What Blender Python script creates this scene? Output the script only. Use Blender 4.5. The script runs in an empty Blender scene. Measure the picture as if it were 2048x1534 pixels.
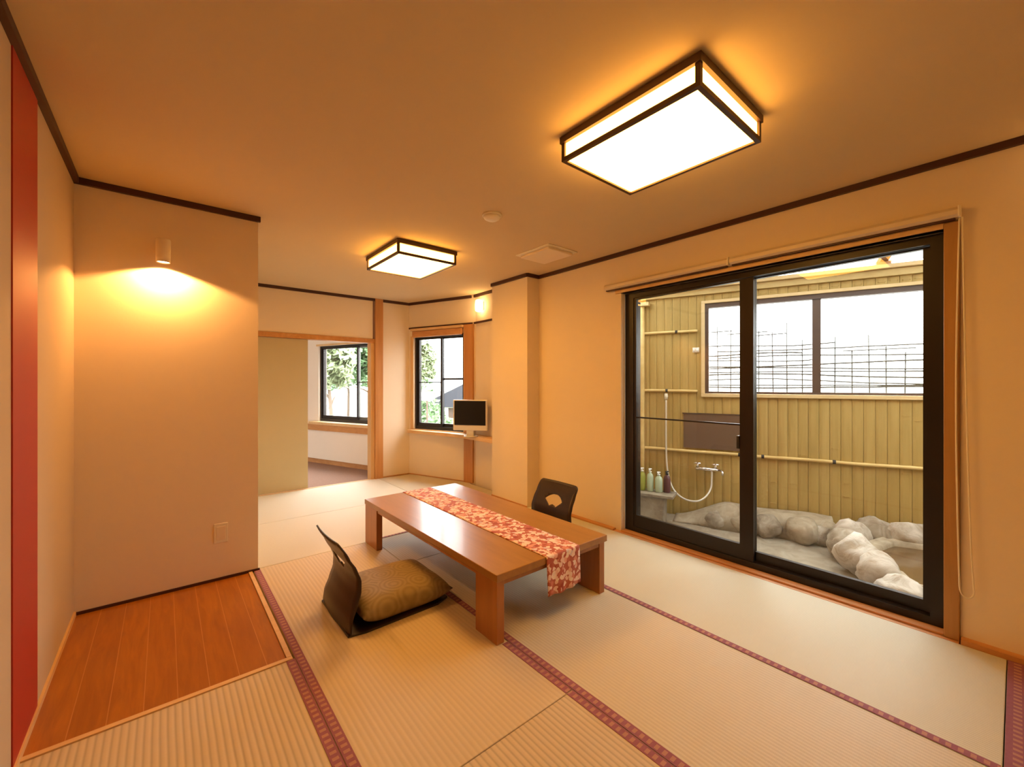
import bpy, bmesh, math, random
from mathutils import Vector, Matrix, noise
random.seed(7)
C = bpy.context.scene.collection
sc = bpy.context.scene
PI = math.pi

# ------------------------------------------------------------------ camera
F_PX, YAW, EYE = 838.0, math.radians(39.66), 1.27
cam = bpy.data.cameras.new('camera')
cam.sensor_width = 36.0
cam.lens = F_PX * 36.0 / 2048.0
cam.clip_start = 0.02
cam.clip_end = 400
co = bpy.data.objects.new('camera', cam)
C.objects.link(co)
co.location = (0, 0, EYE)
co.rotation_euler = (PI / 2, 0, -YAW)
sc.camera = co

# ------------------------------------------------------------------ materials
def lin(r, g, b):
    f = lambda c: (c / 12.92) if c <= 0.04045 else ((c + 0.055) / 1.055) ** 2.4
    return (f(r / 255), f(g / 255), f(b / 255), 1.0)

class NT:
    def __init__(s, name):
        s.m = bpy.data.materials.new(name)
        s.m.use_nodes = True
        s.t = s.m.node_tree
        s.t.nodes.clear()
        s.out = s.n('ShaderNodeOutputMaterial')
    def n(s, kind, **kw):
        nd = s.t.nodes.new(kind)
        for k, v in kw.items():
            setattr(nd, k, v)
        return nd
    def l(s, a, b):
        s.t.links.new(a, b)
    def val(s, sock, v):
        if hasattr(v, 'is_output') or isinstance(v, bpy.types.NodeSocket):
            s.l(v, sock)
        else:
            sock.default_value = v
    def math(s, op, a, b=0.0, c=None):
        nd = s.n('ShaderNodeMath', operation=op)
        s.val(nd.inputs[0], a)
        s.val(nd.inputs[1], b)
        if c is not None:
            s.val(nd.inputs[2], c)
        return nd.outputs[0]
    def mix(s, f, a, b, blend='MIX'):
        nd = s.n('ShaderNodeMix', data_type='RGBA', blend_type=blend)
        s.val(nd.inputs[0], f)
        s.val(nd.inputs[6], a)
        s.val(nd.inputs[7], b)
        return nd.outputs[2]
    def coords(s, scale=(1, 1, 1)):
        tc = s.n('ShaderNodeTexCoord')
        mp = s.n('ShaderNodeMapping')
        mp.inputs['Scale'].default_value = scale
        s.l(tc.outputs['Object'], mp.inputs['Vector'])
        return mp.outputs[0]
    def noise(s, vec, scale, detail=4, rough=0.55, dist=0.0):
        nd = s.n('ShaderNodeTexNoise')
        s.l(vec, nd.inputs['Vector'])
        nd.inputs['Scale'].default_value = scale
        nd.inputs['Detail'].default_value = detail
        nd.inputs['Roughness'].default_value = rough
        nd.inputs['Distortion'].default_value = dist
        return nd.outputs['Fac']
    def ramp(s, f, stops):
        nd = s.n('ShaderNodeValToRGB')
        s.l(f, nd.inputs[0])
        e = nd.color_ramp.elements
        while len(e) < len(stops):
            e.new(0.5)
        for el, (p, c) in zip(e, stops):
            el.position = p
            el.color = c
        return nd.outputs[0]
    def bump(s, h, strength=0.2, dist=0.01):
        nd = s.n('ShaderNodeBump')
        nd.inputs['Strength'].default_value = strength
        nd.inputs['Distance'].default_value = dist
        s.l(h, nd.inputs['Height'])
        return nd.outputs[0]
    def pbr(s, col, rough=0.6, metal=0.0, normal=None, spec=0.5, coat=0.0):
        b = s.n('ShaderNodeBsdfPrincipled')
        s.val(b.inputs['Base Color'], col)
        s.val(b.inputs['Roughness'], rough)
        b.inputs['Metallic'].default_value = metal
        b.inputs['Specular IOR Level'].default_value = spec
        b.inputs['Coat Weight'].default_value = coat
        b.inputs['Coat Roughness'].default_value = 0.12
        if normal is not None:
            s.l(normal, b.inputs['Normal'])
        s.l(b.outputs[0], s.out.inputs[0])
        return s.m

def plain(name, c, rough=0.6, metal=0.0, var=0.06, scale=8.0, bump=0.0, spec=0.5):
    t = NT(name)
    v = t.coords()
    f = t.noise(v, scale, 5)
    col = t.mix(f, tuple(x * (1 - var) for x in c[:3]) + (1,), tuple(min(1, x * (1 + var)) for x in c[:3]) + (1,))
    nm = t.bump(t.noise(v, scale * 12, 3), bump, 0.004) if bump else None
    return t.pbr(col, rough, metal, nm, spec)

def wood(name, c1, c2, axis='Y', scale=1.0, rough=0.4, coat=0.0, grain=0.8):
    t = NT(name)
    sx = {'X': (1.2, 14, 14), 'Y': (14, 1.2, 14), 'Z': (14, 14, 1.2)}[axis]
    v = t.coords(tuple(q * scale for q in sx))
    f = t.noise(v, 1.0, 6, 0.6, 0.6)
    g = t.noise(v, 5.0, 3, 0.6)
    h = t.math('ADD', t.math('MULTIPLY', f, grain), t.math('MULTIPLY', g, 1 - grain))
    col = t.ramp(h, [(0.30, c1), (0.70, c2)])
    return t.pbr(col, rough, 0, t.bump(g, 0.05, 0.002), 0.5, coat)

def emit(name, c, s):
    t = NT(name)
    e = t.n('ShaderNodeEmission')
    e.inputs[0].default_value = c
    e.inputs[1].default_value = s
    t.l(e.outputs[0], t.out.inputs[0])
    return t.m

def glass(name, tint=(0.97, 0.98, 0.97, 1), refl=0.03):
    t = NT(name)
    a = t.n('ShaderNodeBsdfTransparent')
    a.inputs[0].default_value = tint
    g = t.n('ShaderNodeBsdfGlossy')
    g.inputs['Roughness'].default_value = 0.0
    lw = t.n('ShaderNodeLayerWeight')
    fac = t.math('ADD', t.math('MULTIPLY', t.math('POWER', lw.outputs['Facing'], 4.0), 0.5), refl)
    mx = t.n('ShaderNodeMixShader')
    t.l(fac, mx.inputs[0])
    t.l(a.outputs[0], mx.inputs[1])
    t.l(g.outputs[0], mx.inputs[2])
    t.l(mx.outputs[0], t.out.inputs[0])
    return t.m

def tatami(name, c1, c2, axis, period=0.017, depth=0.30):
    t = NT(name)
    tc = t.n('ShaderNodeTexCoord')
    sp = t.n('ShaderNodeSeparateXYZ')
    t.l(tc.outputs['Object'], sp.inputs[0])
    u = sp.outputs[axis]
    w = sp.outputs[1 - axis]
    jit = t.math('MULTIPLY', t.noise(tc.outputs['Object'], 3.0, 2), 0.006)
    ph = t.math('MULTIPLY', t.math('ADD', u, jit), 2 * PI / period)
    rib = t.math('MULTIPLY_ADD', t.math('SINE', ph), 0.5, 0.5)
    rush = t.math('MULTIPLY_ADD', t.math('SINE', t.math('MULTIPLY', w, 2 * PI / 0.0045)), 0.5, 0.5)
    groove = t.math('POWER', t.math('SUBTRACT', 1.0, rib), 3.0)
    big = t.noise(tc.outputs['Object'], 2.2, 4)
    fine = t.noise(t.coords((3, 3, 3) if 0 else ((60, 4, 1) if axis == 1 else (4, 60, 1))), 6.0, 3)
    col = t.mix(big, c1, c2)
    col = t.mix(t.math('MULTIPLY', fine, 0.20), col, tuple(x * 0.72 for x in c1[:3]) + (1,))
    col = t.mix(t.math('MULTIPLY', groove, depth), col, tuple(x * 0.42 for x in c1[:3]) + (1,))
    h = t.math('ADD', rib, t.math('MULTIPLY', rush, 0.3))
    return t.pbr(col, 0.55, 0, t.bump(h, 0.35, 0.0015), 0.35)

def heri_mat(name, axis=1):
    t = NT(name)
    tc = t.n('ShaderNodeTexCoord')
    sp = t.n('ShaderNodeSeparateXYZ')
    t.l(tc.outputs['Object'], sp.inputs[0])
    u = sp.outputs[axis]
    w = sp.outputs[1 - axis]
    st = t.math('SINE', t.math('MULTIPLY', u, 2 * PI / 0.030))
    st2 = t.math('SINE', t.math('MULTIPLY', u, 2 * PI / 0.010))
    band = t.math('COMPARE', w, 0.0, 0.011)
    f = t.math('MULTIPLY', t.math('GREATER_THAN', t.math('ADD', st, t.math('MULTIPLY', st2, 0.5)), 0.25), band)
    base = t.mix(t.noise(tc.outputs['Object'], 60, 3), lin(134, 80, 96), lin(152, 98, 114))
    col = t.mix(t.math('MULTIPLY', f, 0.45), base, lin(205, 160, 125))
    return t.pbr(col, 0.75, 0, t.bump(f, 0.3, 0.001), 0.3)

def planks(name):
    t = NT(name)
    tc = t.n('ShaderNodeTexCoord')
    sp = t.n('ShaderNodeSeparateXYZ')
    t.l(tc.outputs['Object'], sp.inputs[0])
    x = t.math('ADD', sp.outputs[0], 5.0)
    idx = t.math('FLOOR', t.math('DIVIDE', x, 0.105))
    fr = t.math('FRACT', t.math('DIVIDE', x, 0.105))
    seam = t.math('LESS_THAN', fr, 0.030)
    wn = t.n('ShaderNodeTexWhiteNoise', noise_dimensions='1D')
    t.l(idx, wn.inputs['W'])
    off = t.n('ShaderNodeCombineXYZ')
    t.l(wn.outputs['Value'], off.inputs[1])
    add = t.n('ShaderNodeVectorMath', operation='ADD')
    t.l(tc.outputs['Object'], add.inputs[0])
    t.l(off.outputs[0], add.inputs[1])
    mp = t.n('ShaderNodeMapping')
    mp.inputs['Scale'].default_value = (16, 1.6, 1)
    t.l(add.outputs[0], mp.inputs[0])
    f = t.noise(mp.outputs[0], 2.0, 6, 0.6, 0.5)
    col = t.ramp(f, [(0.3, lin(148, 84, 14)), (0.75, lin(182, 114, 26))])
    col = t.mix(t.math('MULTIPLY', wn.outputs['Value'], 0.35), col, lin(136, 74, 12))
    col = t.mix(t.math('MULTIPLY', seam, 0.55), col, lin(205, 150, 90))
    return t.pbr(col, 0.28, 0, None, 0.5, 0.25)

def runner_mat(name):
    t = NT(name)
    v = t.coords((1, 1, 1))
    wv = t.n('ShaderNodeTexNoise')
    t.l(v, wv.inputs['Vector'])
    wv.inputs['Scale'].default_value = 26
    mv = t.n('ShaderNodeMix', data_type='RGBA')
    mv.inputs[0].default_value = 0.035
    t.l(v, mv.inputs[6])
    t.l(wv.outputs['Color'], mv.inputs[7])
    vo = t.n('ShaderNodeTexVoronoi', feature='F1')
    t.l(mv.outputs[2], vo.inputs['Vector'])
    vo.inputs['Scale'].default_value = 38
    vb = t.n('ShaderNodeTexVoronoi', feature='F1')
    t.l(mv.outputs[2], vb.inputs['Vector'])
    vb.inputs['Scale'].default_value = 12
    sp = t.n('ShaderNodeSeparateColor')
    t.l(vo.outputs['Color'], sp.inputs[0])
    pet = t.ramp(sp.outputs[0], [(0.0, lin(150, 64, 56)), (0.16, lin(196, 112, 96)), (0.30, lin(224, 166, 144)), (0.50, lin(236, 208, 196)), (0.85, lin(240, 226, 214)), (1.0, lin(206, 190, 200))])
    core = t.math('LESS_THAN', vo.outputs['Distance'], 0.62)
    col = t.mix(core, lin(178, 100, 84), pet)
    patch = t.math('LESS_THAN', vb.outputs['Distance'], 0.22)
    col = t.mix(t.math('MULTIPLY', patch, 0.45), col, lin(190, 100, 84))
    return t.pbr(col, 0.7, 0, t.bump(vo.outputs['Distance'], 0.25, 0.002), 0.3)

def brocade(name):
    t = NT(name)
    v = t.coords((1, 1, 0.2))
    vo = t.n('ShaderNodeTexVoronoi', feature='F1')
    t.l(v, vo.inputs['Vector'])
    vo.inputs['Scale'].default_value = 7.0
    vo.inputs['Randomness'].default_value = 0.55
    ring = t.math('MULTIPLY_ADD', t.math('SINE', t.math('MULTIPLY', vo.outputs['Distance'], 38.0)), 0.5, 0.5)
    n2 = t.noise(v, 30, 4)
    col = t.mix(t.math('MULTIPLY', ring, 0.5), lin(158, 140, 106), lin(118, 100, 68))
    col = t.mix(t.math('MULTIPLY', n2, 0.4), col, lin(124, 104, 70))
    return t.pbr(col, 0.6, 0, t.bump(ring, 0.2, 0.002), 0.3)

def rock_mat(name, c1, c2, c3):
    t = NT(name)
    v = t.coords()
    f = t.noise(v, 7, 8, 0.62, 0.8)
    g = t.noise(v, 2.5, 3)
    col = t.ramp(f, [(0.32, c1), (0.52, c2), (0.70, c3)])
    col = t.mix(t.math('MULTIPLY', g, 0.35), col, c1)
    return t.pbr(col, 0.75, 0, t.bump(f, 0.6, 0.02), 0.35)

def leafy(name, c1, c2):
    t = NT(name)
    v = t.coords()
    col = t.mix(t.noise(v, 1.5, 3), c1, c2)
    return t.pbr(col, 0.7, 0, None, 0.2)

def corrugated(name):
    t = NT(name)
    a = t.n('ShaderNodeBsdfTranslucent')
    a.inputs[0].default_value = (0.28, 0.28, 0.27, 1)
    b = t.n('ShaderNodeBsdfTransparent')
    b.inputs[0].default_value = (0.9, 0.92, 0.9, 1)
    mx = t.n('ShaderNodeMixShader')
    mx.inputs[0].default_value = 0.22
    t.l(a.outputs[0], mx.inputs[1])
    t.l(b.outputs[0], mx.inputs[2])
    t.l(mx.outputs[0], t.out.inputs[0])
    return t.m

M = {}
M['wall'] = plain('wallpaper', (0.80, 0.69, 0.53, 1), 0.85, 0, 0.02, 5, 0.08, 0.2)
M['wall_dim'] = plain('dimmed_wallpaper', (0.54, 0.43, 0.30, 1), 0.85, 0, 0.02, 5, 0.08, 0.2)  # wallpaper copy with the lens darkening towards the left put into its colour
M['white_wall'] = plain('white_wallpaper', (0.82, 0.74, 0.64, 1), 0.85, 0, 0.02, 5, 0.08, 0.2)
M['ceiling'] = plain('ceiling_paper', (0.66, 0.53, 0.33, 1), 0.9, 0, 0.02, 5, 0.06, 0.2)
M['dark_trim'] = plain('dark_brown_trim', lin(62, 28, 20), 0.5)
M['red'] = plain('vermilion_panel', lin(166, 36, 16), 0.45, 0, 0.03)
M['wood_y'] = wood('honey_wood_y', lin(176, 118, 62), lin(202, 146, 86), 'Y', 1, 0.45)
M['wood_z'] = wood('honey_wood_z', lin(176, 118, 62), lin(202, 146, 86), 'Z', 1, 0.45)
M['pale_wood_y'] = wood('pale_wood_y', lin(205, 165, 112), lin(226, 192, 142), 'Y', 1, 0.5)
M['pale_wood_z'] = wood('pale_wood_z', lin(205, 165, 112), lin(226, 192, 142), 'Z', 1, 0.5)
M['casing_wood'] = wood('casing_wood', lin(158, 116, 66), lin(178, 134, 80), 'Z', 1, 0.5)
M['pale_wood_x'] = wood('pale_wood_x', lin(205, 165, 112), lin(226, 192, 142), 'X', 1, 0.5)
M['sill_wood'] = wood('sill_wood', lin(182, 126, 76), lin(208, 156, 102), 'Y', 1, 0.45)
M['table_top'] = wood('table_veneer', lin(146, 102, 46), lin(168, 120, 58), 'Y', 1.0, 0.32, 0.2)
M['table_leg'] = wood('table_leg_wood', lin(150, 94, 44), lin(174, 114, 60), 'Z', 1.0, 0.35, 0.2)
M['planks'] = planks('varnished_planks')
M['black_frame'] = plain('black_aluminium', lin(30, 22, 20), 0.4, 0.2, 0.05)
M['dark_frame'] = plain('dark_brown_aluminium', lin(84, 66, 56), 0.45, 0.1, 0.05)
M['grey_frame'] = plain('grey_aluminium', lin(120, 120, 116), 0.4, 0.3, 0.05)
M['glass'] = glass('window_glass')
M['tat_y'] = tatami('tatami_green_rush', (0.58, 0.53, 0.40, 1), (0.64, 0.57, 0.43, 1), 0, 0.017, 0.13)
M['tat_soft'] = tatami('tatami_soft_tan_rush', (0.60, 0.51, 0.36, 1), (0.66, 0.55, 0.39, 1), 0, 0.022, 0.16)
M['tat_door'] = tatami('tatami_pale_rush', (0.58, 0.57, 0.45, 1), (0.63, 0.61, 0.48, 1), 0, 0.012, 0.10)
M['tat_tan'] = tatami('tatami_tan_rush', (0.60, 0.51, 0.36, 1), (0.66, 0.55, 0.39, 1), 0, 0.022, 0.45)
M['tat_x'] = tatami('tatami_cross_rush', (0.66, 0.62, 0.50, 1), (0.71, 0.66, 0.53, 1), 1, 0.015, 0.10)
M['heri_y'] = heri_mat('tatami_edging_y', 1)
M['heri_x'] = heri_mat('tatami_edging_x', 0)
M['fusuma'] = plain('olive_fusuma_paper', (0.52, 0.45, 0.27, 1), 0.8, 0, 0.03, 6, 0.05, 0.2)
M['runner'] = runner_mat('floral_runner')
M['brocade'] = brocade('brocade')
M['lacquer'] = plain('dark_lacquer', lin(34, 22, 16), 0.3, 0, 0.06)
M['lacquer_brown'] = wood('dark_brown_lacquer', lin(38, 23, 14), lin(52, 32, 18), 'Z', 1, 0.35)
M['lamp_frame'] = wood('dark_lamp_wood', lin(58, 34, 22), lin(80, 48, 30), 'Y', 1, 0.5)
LAMP = (1.0, 0.455, 0.075, 1)
M['lamp_bottom'] = emit('lamp_paper_bottom', LAMP, 21)
M['lamp_bottom_far'] = emit('lamp_paper_bottom_far', LAMP, 27)
M['lamp_side'] = emit('lamp_paper_side', LAMP, 15)
M['glow'] = emit('frosted_glow', (1.0, 0.60, 0.24, 1), 20)
M['glow_dim'] = emit('frosted_glow_dim', (1.0, 0.55, 0.18, 1), 4)
M['bulb'] = emit('bulb_face', (1.0, 0.75, 0.45, 1), 12)
M['cream_plastic'] = plain('cream_plastic', (0.80, 0.74, 0.60, 1), 0.45, 0, 0.02)
M['cream_metal'] = plain('cream_metal', (0.76, 0.68, 0.54, 1), 0.4, 0, 0.03)
M['silver'] = plain('silver_plastic', (0.72, 0.70, 0.66, 1), 0.35, 0.2, 0.02)
M['screen'] = plain('black_screen', (0.005, 0.005, 0.005, 1), 0.3, 0, 0.02, 8, 0, 0.25)
M['black_plastic'] = plain('black_plastic', (0.02, 0.018, 0.016, 1), 0.5)
M['blind_box'] = plain('cream_blind_box', (0.70, 0.60, 0.45, 1), 0.5)
M['blind'] = plain('blind_fabric', (0.62, 0.50, 0.36, 1), 0.8)
M['carpet'] = plain('mauve_carpet', (0.30, 0.19, 0.145, 1), 0.95, 0, 0.15, 40, 0.3, 0.1)
M['bamboo'] = wood('bamboo_slats', lin(164, 136, 72), lin(184, 156, 92), 'Z', 0.7, 0.6)
M['bamboo_pole'] = wood('bamboo_pole', lin(205, 172, 104), lin(228, 200, 136), 'Y', 0.7, 0.5)
M['beam'] = wood('weathered_beam', lin(176, 148, 92), lin(206, 182, 124), 'Y', 0.7, 0.6)
M['rafter'] = wood('rafter_wood', lin(126, 84, 52), lin(166, 116, 74), 'X', 0.8, 0.7)
M['casing_cream'] = wood('cream_casing', lin(206, 178, 128), lin(220, 194, 146), 'Y', 0.7, 0.6)
M['roof_sheet'] = corrugated('translucent_corrugated_sheet')
M['mirror'] = plain('clouded_mirror', lin(120, 100, 84), 0.3, 0.35, 0.06, 3)
M['chrome'] = plain('chrome', (0.85, 0.85, 0.86, 1), 0.12, 1.0, 0.01)
M['hose'] = plain('pale_hose', (0.70, 0.66, 0.58, 1), 0.4, 0.2)
M['rock'] = rock_mat('bath_rock', lin(112, 98, 80), lin(160, 148, 130), lin(196, 188, 174))
M['rock_pale'] = rock_mat('pale_bath_rock', lin(150, 134, 112), lin(196, 188, 176), lin(222, 216, 206))
M['concrete'] = rock_mat('courtyard_concrete', lin(130, 116, 98), lin(152, 140, 122), lin(170, 160, 142))
M['curb'] = rock_mat('curb_mortar', lin(142, 128, 106), lin(172, 158, 136), lin(192, 180, 158))
M['bottle_pale'] = plain('pale_green_bottle', (0.52, 0.62, 0.45, 1), 0.25)
M['bottle_lime'] = plain('lime_bottle', (0.40, 0.42, 0.08, 1), 0.3)
M['bottle_maroon'] = plain('maroon_bottle', (0.13, 0.05, 0.05, 1), 0.3)
M['white'] = plain('white_paint', (0.85, 0.85, 0.83, 1), 0.5)
M['leaf_a'] = leafy('leaves_mid_green', (0.10, 0.19, 0.085, 1), (0.19, 0.29, 0.14, 1))
M['leaf_b'] = leafy('leaves_pale_green', (0.20, 0.26, 0.13, 1), (0.30, 0.34, 0.20, 1))
M['bark'] = plain('bark', (0.14, 0.10, 0.07, 1), 0.9)
M['lawn'] = plain('pale_lawn', (0.11, 0.125, 0.075, 1), 0.95, 0, 0.2, 0.3)
M['gravel'] = plain('pale_gravel', (0.15, 0.14, 0.125, 1), 0.95, 0, 0.15, 0.6)
M['tiles'] = plain('grey_roof_tiles', (0.026, 0.027, 0.031, 1), 1.0, 0, 0.1, 3, 0, 0.0)
M['wire'] = plain('dark_wire', (0.035, 0.032, 0.03, 1), 0.6)
M['stucco'] = plain('outside_wall', (0.45, 0.40, 0.32, 1), 0.9)
def water_mat():
    t = NT('brown_bath_water')
    v = t.coords()
    return t.pbr((0.12, 0.068, 0.026, 1), 0.12, 0, t.bump(t.noise(v, 9, 2), 0.04, 0.01), 0.5)
M['water'] = water_mat()

# ------------------------------------------------------------------ mesh helpers
class B:
    """collects shapes in world (or local) coordinates"""
    def __init__(s):
        s.b = bmesh.new()
    def box(s, x0, x1, y0, y1, z0, z1):
        return s.hexa([(x0, y0), (x1, y0), (x1, y1), (x0, y1)], z0, z1)
    def hexa(s, pts, z0, z1):
        """vertical prism over a counter-clockwise polygon"""
        lo = [s.b.verts.new((p[0], p[1], z0)) for p in pts]
        hi = [s.b.verts.new((p[0], p[1], z1)) for p in pts]
        n = len(pts)
        s.b.faces.new(lo[::-1])
        s.b.faces.new(hi)
        for i in range(n):
            s.b.faces.new((lo[i], lo[(i + 1) % n], hi[(i + 1) % n], hi[i]))
        return s
    def bar(s, p, q, w, h):
        """rectangular bar from p to q; w sideways, h upward"""
        p, q = Vector(p), Vector(q)
        d = (q - p).normalized()
        up = Vector((0, 0, 1)) if abs(d.z) < 0.95 else Vector((0, 1, 0))
        sd = d.cross(up).normalized()
        u2 = sd.cross(d).normalized()
        c = [(-1, -1), (1, -1), (1, 1), (-1, 1)]
        a = [s.b.verts.new(p + sd * (i * w / 2) + u2 * (j * h / 2)) for i, j in c]
        e = [s.b.verts.new(q + sd * (i * w / 2) + u2 * (j * h / 2)) for i, j in c]
        s.b.faces.new(a[::-1])
        s.b.faces.new(e)
        for i in range(4):
            s.b.faces.new((a[i], a[(i + 1) % 4], e[(i + 1) % 4], e[i]))
        return s
    def tube(s, pts, r, n=10, rs=None):
        pts = [Vector(p) for p in pts]
        rings = []
        ref = None
        for i, p in enumerate(pts):
            d = (pts[min(i + 1, len(pts) - 1)] - pts[max(i - 1, 0)]).normalized()
            if ref is None:
                ref = d.orthogonal().normalized()
            ref = (ref - d * ref.dot(d)).normalized()
            bi = d.cross(ref)
            rr = rs[i] if rs else r
            rings.append([s.b.verts.new(p + (ref * math.cos(2 * PI * k / n) + bi * math.sin(2 * PI * k / n)) * rr) for k in range(n)])
        for a, c in zip(rings, rings[1:]):
            for k in range(n):
                f = s.b.faces.new((a[k], a[(k + 1) % n], c[(k + 1) % n], c[k]))
                f.smooth = True
        s.b.faces.new(rings[0][::-1])
        s.b.faces.new(rings[-1])
        return s
    def lathe(s, c, prof, n=24):
        c = Vector(c)
        rings = []
        for r, z in prof:
            rings.append([s.b.verts.new(c + Vector((r * math.cos(2 * PI * k / n), r * math.sin(2 * PI * k / n), z))) for k in range(n)])
        for a, d in zip(rings, rings[1:]):
            for k in range(n):
                f = s.b.faces.new((a[k], a[(k + 1) % n], d[(k + 1) % n], d[k]))
                f.smooth = True
        s.b.faces.new(rings[0][::-1])
        s.b.faces.new(rings[-1])
        return s
    def rock(s, c, r, seed, rot=0.0, sub=3, amp=0.35):
        t = bmesh.new()
        bmesh.ops.create_icosphere(t, subdivisions=sub, radius=1.0)
        off = Vector((seed * 3.7, seed * 1.3, seed * 2.1))
        R = Matrix.Rotation(rot, 3, 'Z')
        mp = {}
        for v in t.verts:
            d = v.co.normalized()
            k = 1 + amp * noise.noise(d * 1.1 + off) + 0.4 * amp * noise.noise(d * 2.7 + off)
            p = Vector((d.x * r[0] * k, d.y * r[1] * k, d.z * r[2] * k))
            mp[v] = s.b.verts.new(R @ p + Vector(c))
        for f in t.faces:
            nf = s.b.faces.new([mp[v] for v in f.verts])
            nf.smooth = True
        t.free()
        return s

def make(name, b, mat, parent=None, origin=None, bevel=0.0, local=False, solid=0.0):
    """link the collected shapes as ONE mesh object; the origin goes to the base of the shape"""
    bm = b.b
    bmesh.ops.recalc_face_normals(bm, faces=bm.faces[:])
    bm.verts.ensure_lookup_table()
    if parent is not None:
        base = Vector((0, 0, 0)) if local else parent_world(parent)
        org = Vector((0, 0, 0))
        shift = base
    else:
        if origin is None:
            lo = Vector((min(v.co[i] for v in bm.verts) for i in range(3)))
            hi = Vector((max(v.co[i] for v in bm.verts) for i in range(3)))
            origin = ((lo.x + hi.x) / 2, (lo.y + hi.y) / 2, lo.z)
        org = Vector(origin)
        shift = org
    if shift.length:
        bmesh.ops.translate(bm, vec=-shift, verts=bm.verts[:])
    me = bpy.data.meshes.new(name)
    bm.to_mesh(me)
    bm.free()
    me.materials.append(M[mat])
    o = bpy.data.objects.new(name, me)
    C.objects.link(o)
    if parent is not None:
        o.parent = parent
    else:
        o.location = org
    if bevel:
        md = o.modifiers.new('bevel', 'BEVEL')
        md.width = bevel
        md.segments = 2
        md.limit_method = 'ANGLE'
    if solid:
        md = o.modifiers.new('solid', 'SOLIDIFY')
        md.thickness = solid
        md.offset = 0
    return o

def parent_world(p):
    w = Vector((0, 0, 0))
    while p is not None:
        w += Vector(p.location)
        p = p.parent
    return w

def thing(name, label, cat, loc, rotz=0, group=None):
    o = bpy.data.objects.new(name, None)
    o.empty_display_size = 0.1
    C.objects.link(o)
    o.location = loc
    o.rotation_euler = (0, 0, rotz)
    return tag(o, label, cat, group)

def tag(o, label, cat, group=None, kind=None):
    o['label'] = label
    o['category'] = cat
    if group:
        o['group'] = group
    if kind:
        o['kind'] = kind
    return o

def struct(name, b, mat, label=None, bevel=0.0, parent=None, **kw):
    o = make(name, b, mat, parent=parent, bevel=bevel, **kw)
    if parent is None:
        o['kind'] = 'structure'
        o['label'] = label
        o['category'] = name.split('_')[0]
    return o

def struct_root(name, label, loc):
    o = bpy.data.objects.new(name, None)
    C.objects.link(o)
    o.location = loc
    o['kind'] = 'structure'
    o['label'] = label
    o['category'] = name.split('_')[0]
    return o

def copy_thing(root, loc, rotz=0.0, label=None):
    r = root.copy()
    C.objects.link(r)
    r.location = loc
    r.rotation_euler = (0, 0, rotz)
    if label:
        r['label'] = label
    for ch in list(root.children):
        c = ch.copy()
        C.objects.link(c)
        c.parent = r
        for g in list(ch.children):
            d = g.copy()
            C.objects.link(d)
            d.parent = c
    return r

# ------------------------------------------------------------------ room data
XL, XR, YS, YB, H = -0.383, 3.03, 3.30, 5.47, 2.40
YN = -1.40
XS = 0.49
CLX = 2.655
# slanted outer wall: origin at the corner by the alcove, s runs away from the camera, n points outdoors
SA = Vector((3.04, 4.45))
SD = Vector((-0.38, 1.0)).normalized()
SN = Vector((SD.y, -SD.x))
def sp(s, n):
    p = SA + SD * s + SN * n
    return (p.x, p.y)
def sl(b, s0, s1, n0, n1, z0, z1):
    return b.hexa([sp(s0, n0), sp(s0, n1), sp(s1, n1), sp(s1, n0)], z0, z1)
def s_of_y(y):
    return (y - SA.y) / SD.y

# ------------------------------------------------------------------ floor
struct('floor', B().box(XL - 0.1, 3.2, YN - 0.1, YB, -0.12, -0.05), 'dark_trim', 'dark subfloor under the tatami mats')
struct('floor_entry', B().box(XL, 0.432, 2.155, YS, -0.05, -0.002), 'planks', 'glossy brown plank floor in the corner before the blank wall', origin=(0, 2.6, -0.05))
b = B()
b.box(XL, 0.455, 2.130, 2.153, -0.05, 0.004)
b.box(0.434, 0.455, 2.155, YS, -0.05, 0.004)
struct('trim_1', b, 'pale_wood_x', 'pale wooden edging strip around the plank floor')

def mat_thing(label, x0, x1, y0, y1, mat, heris=(), pts=None):
    """heris: list of (x0,x1,y0,y1,axis)"""
    g = 0.0015
    t = thing('tatami_mat', label, 'tatami mat', ((x0 + x1) / 2, (y0 + y1) / 2, -0.05), 0, 'tatami mats covering the floor')
    bb = B()
    if pts:
        bb.hexa(pts, -0.05, 0)
    else:
        bb.box(x0 + g, x1 - g, y0 + g, y1 - g, -0.05, 0.0)
    make('rush_surface', bb, mat, t, bevel=0.003)
    for (a, c, d, e, ax) in heris:
        cx, cy = (a + c) / 2, (d + e) / 2
        hb = B().box(a - cx, c - cx, d - cy, e - cy, 0.05, 0.0518)
        o = make('edging', hb, 'heri_y' if ax == 1 else 'heri_x', t, local=True)
        o.location = (cx - t.location.x, cy - t.location.y, 0)
        o['label'] = 'reddish brown patterned cloth edging'
    return t
HW = 0.036
mat_thing('tan tatami mat before the plank floor by the white and red wall', XL, 0.464, -1.36, 2.13, 'tat_tan',
          [(0.464 - HW - 0.001, 0.463, -1.36, 2.128, 1)])
mat_thing('tatami mat with the floor chair and cushion standing on it', 0.464, 1.302, 1.177, 3.325, 'tat_soft',
          [(0.466, 0.466 + HW, 1.18, 3.32, 1), (1.301 - HW, 1.300, 1.18, 1.60, 1)])
mat_thing('tatami mat in front of the chair mat, divided from it by a thin seam', 0.464, 1.302, -1.36, 1.177, 'tat_tan',
          [(0.466, 0.466 + HW, -1.36, 1.175, 1), (1.301 - HW, 1.300, -1.36, 1.175, 1)])
mat_thing('long tatami mat under the front end of the low table, next to the door-side mat', 1.302, 2.10, 0.03, 2.76, 'tat_y',
          [(1.304, 1.304 + HW, 0.035, 2.755, 1)])
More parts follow.
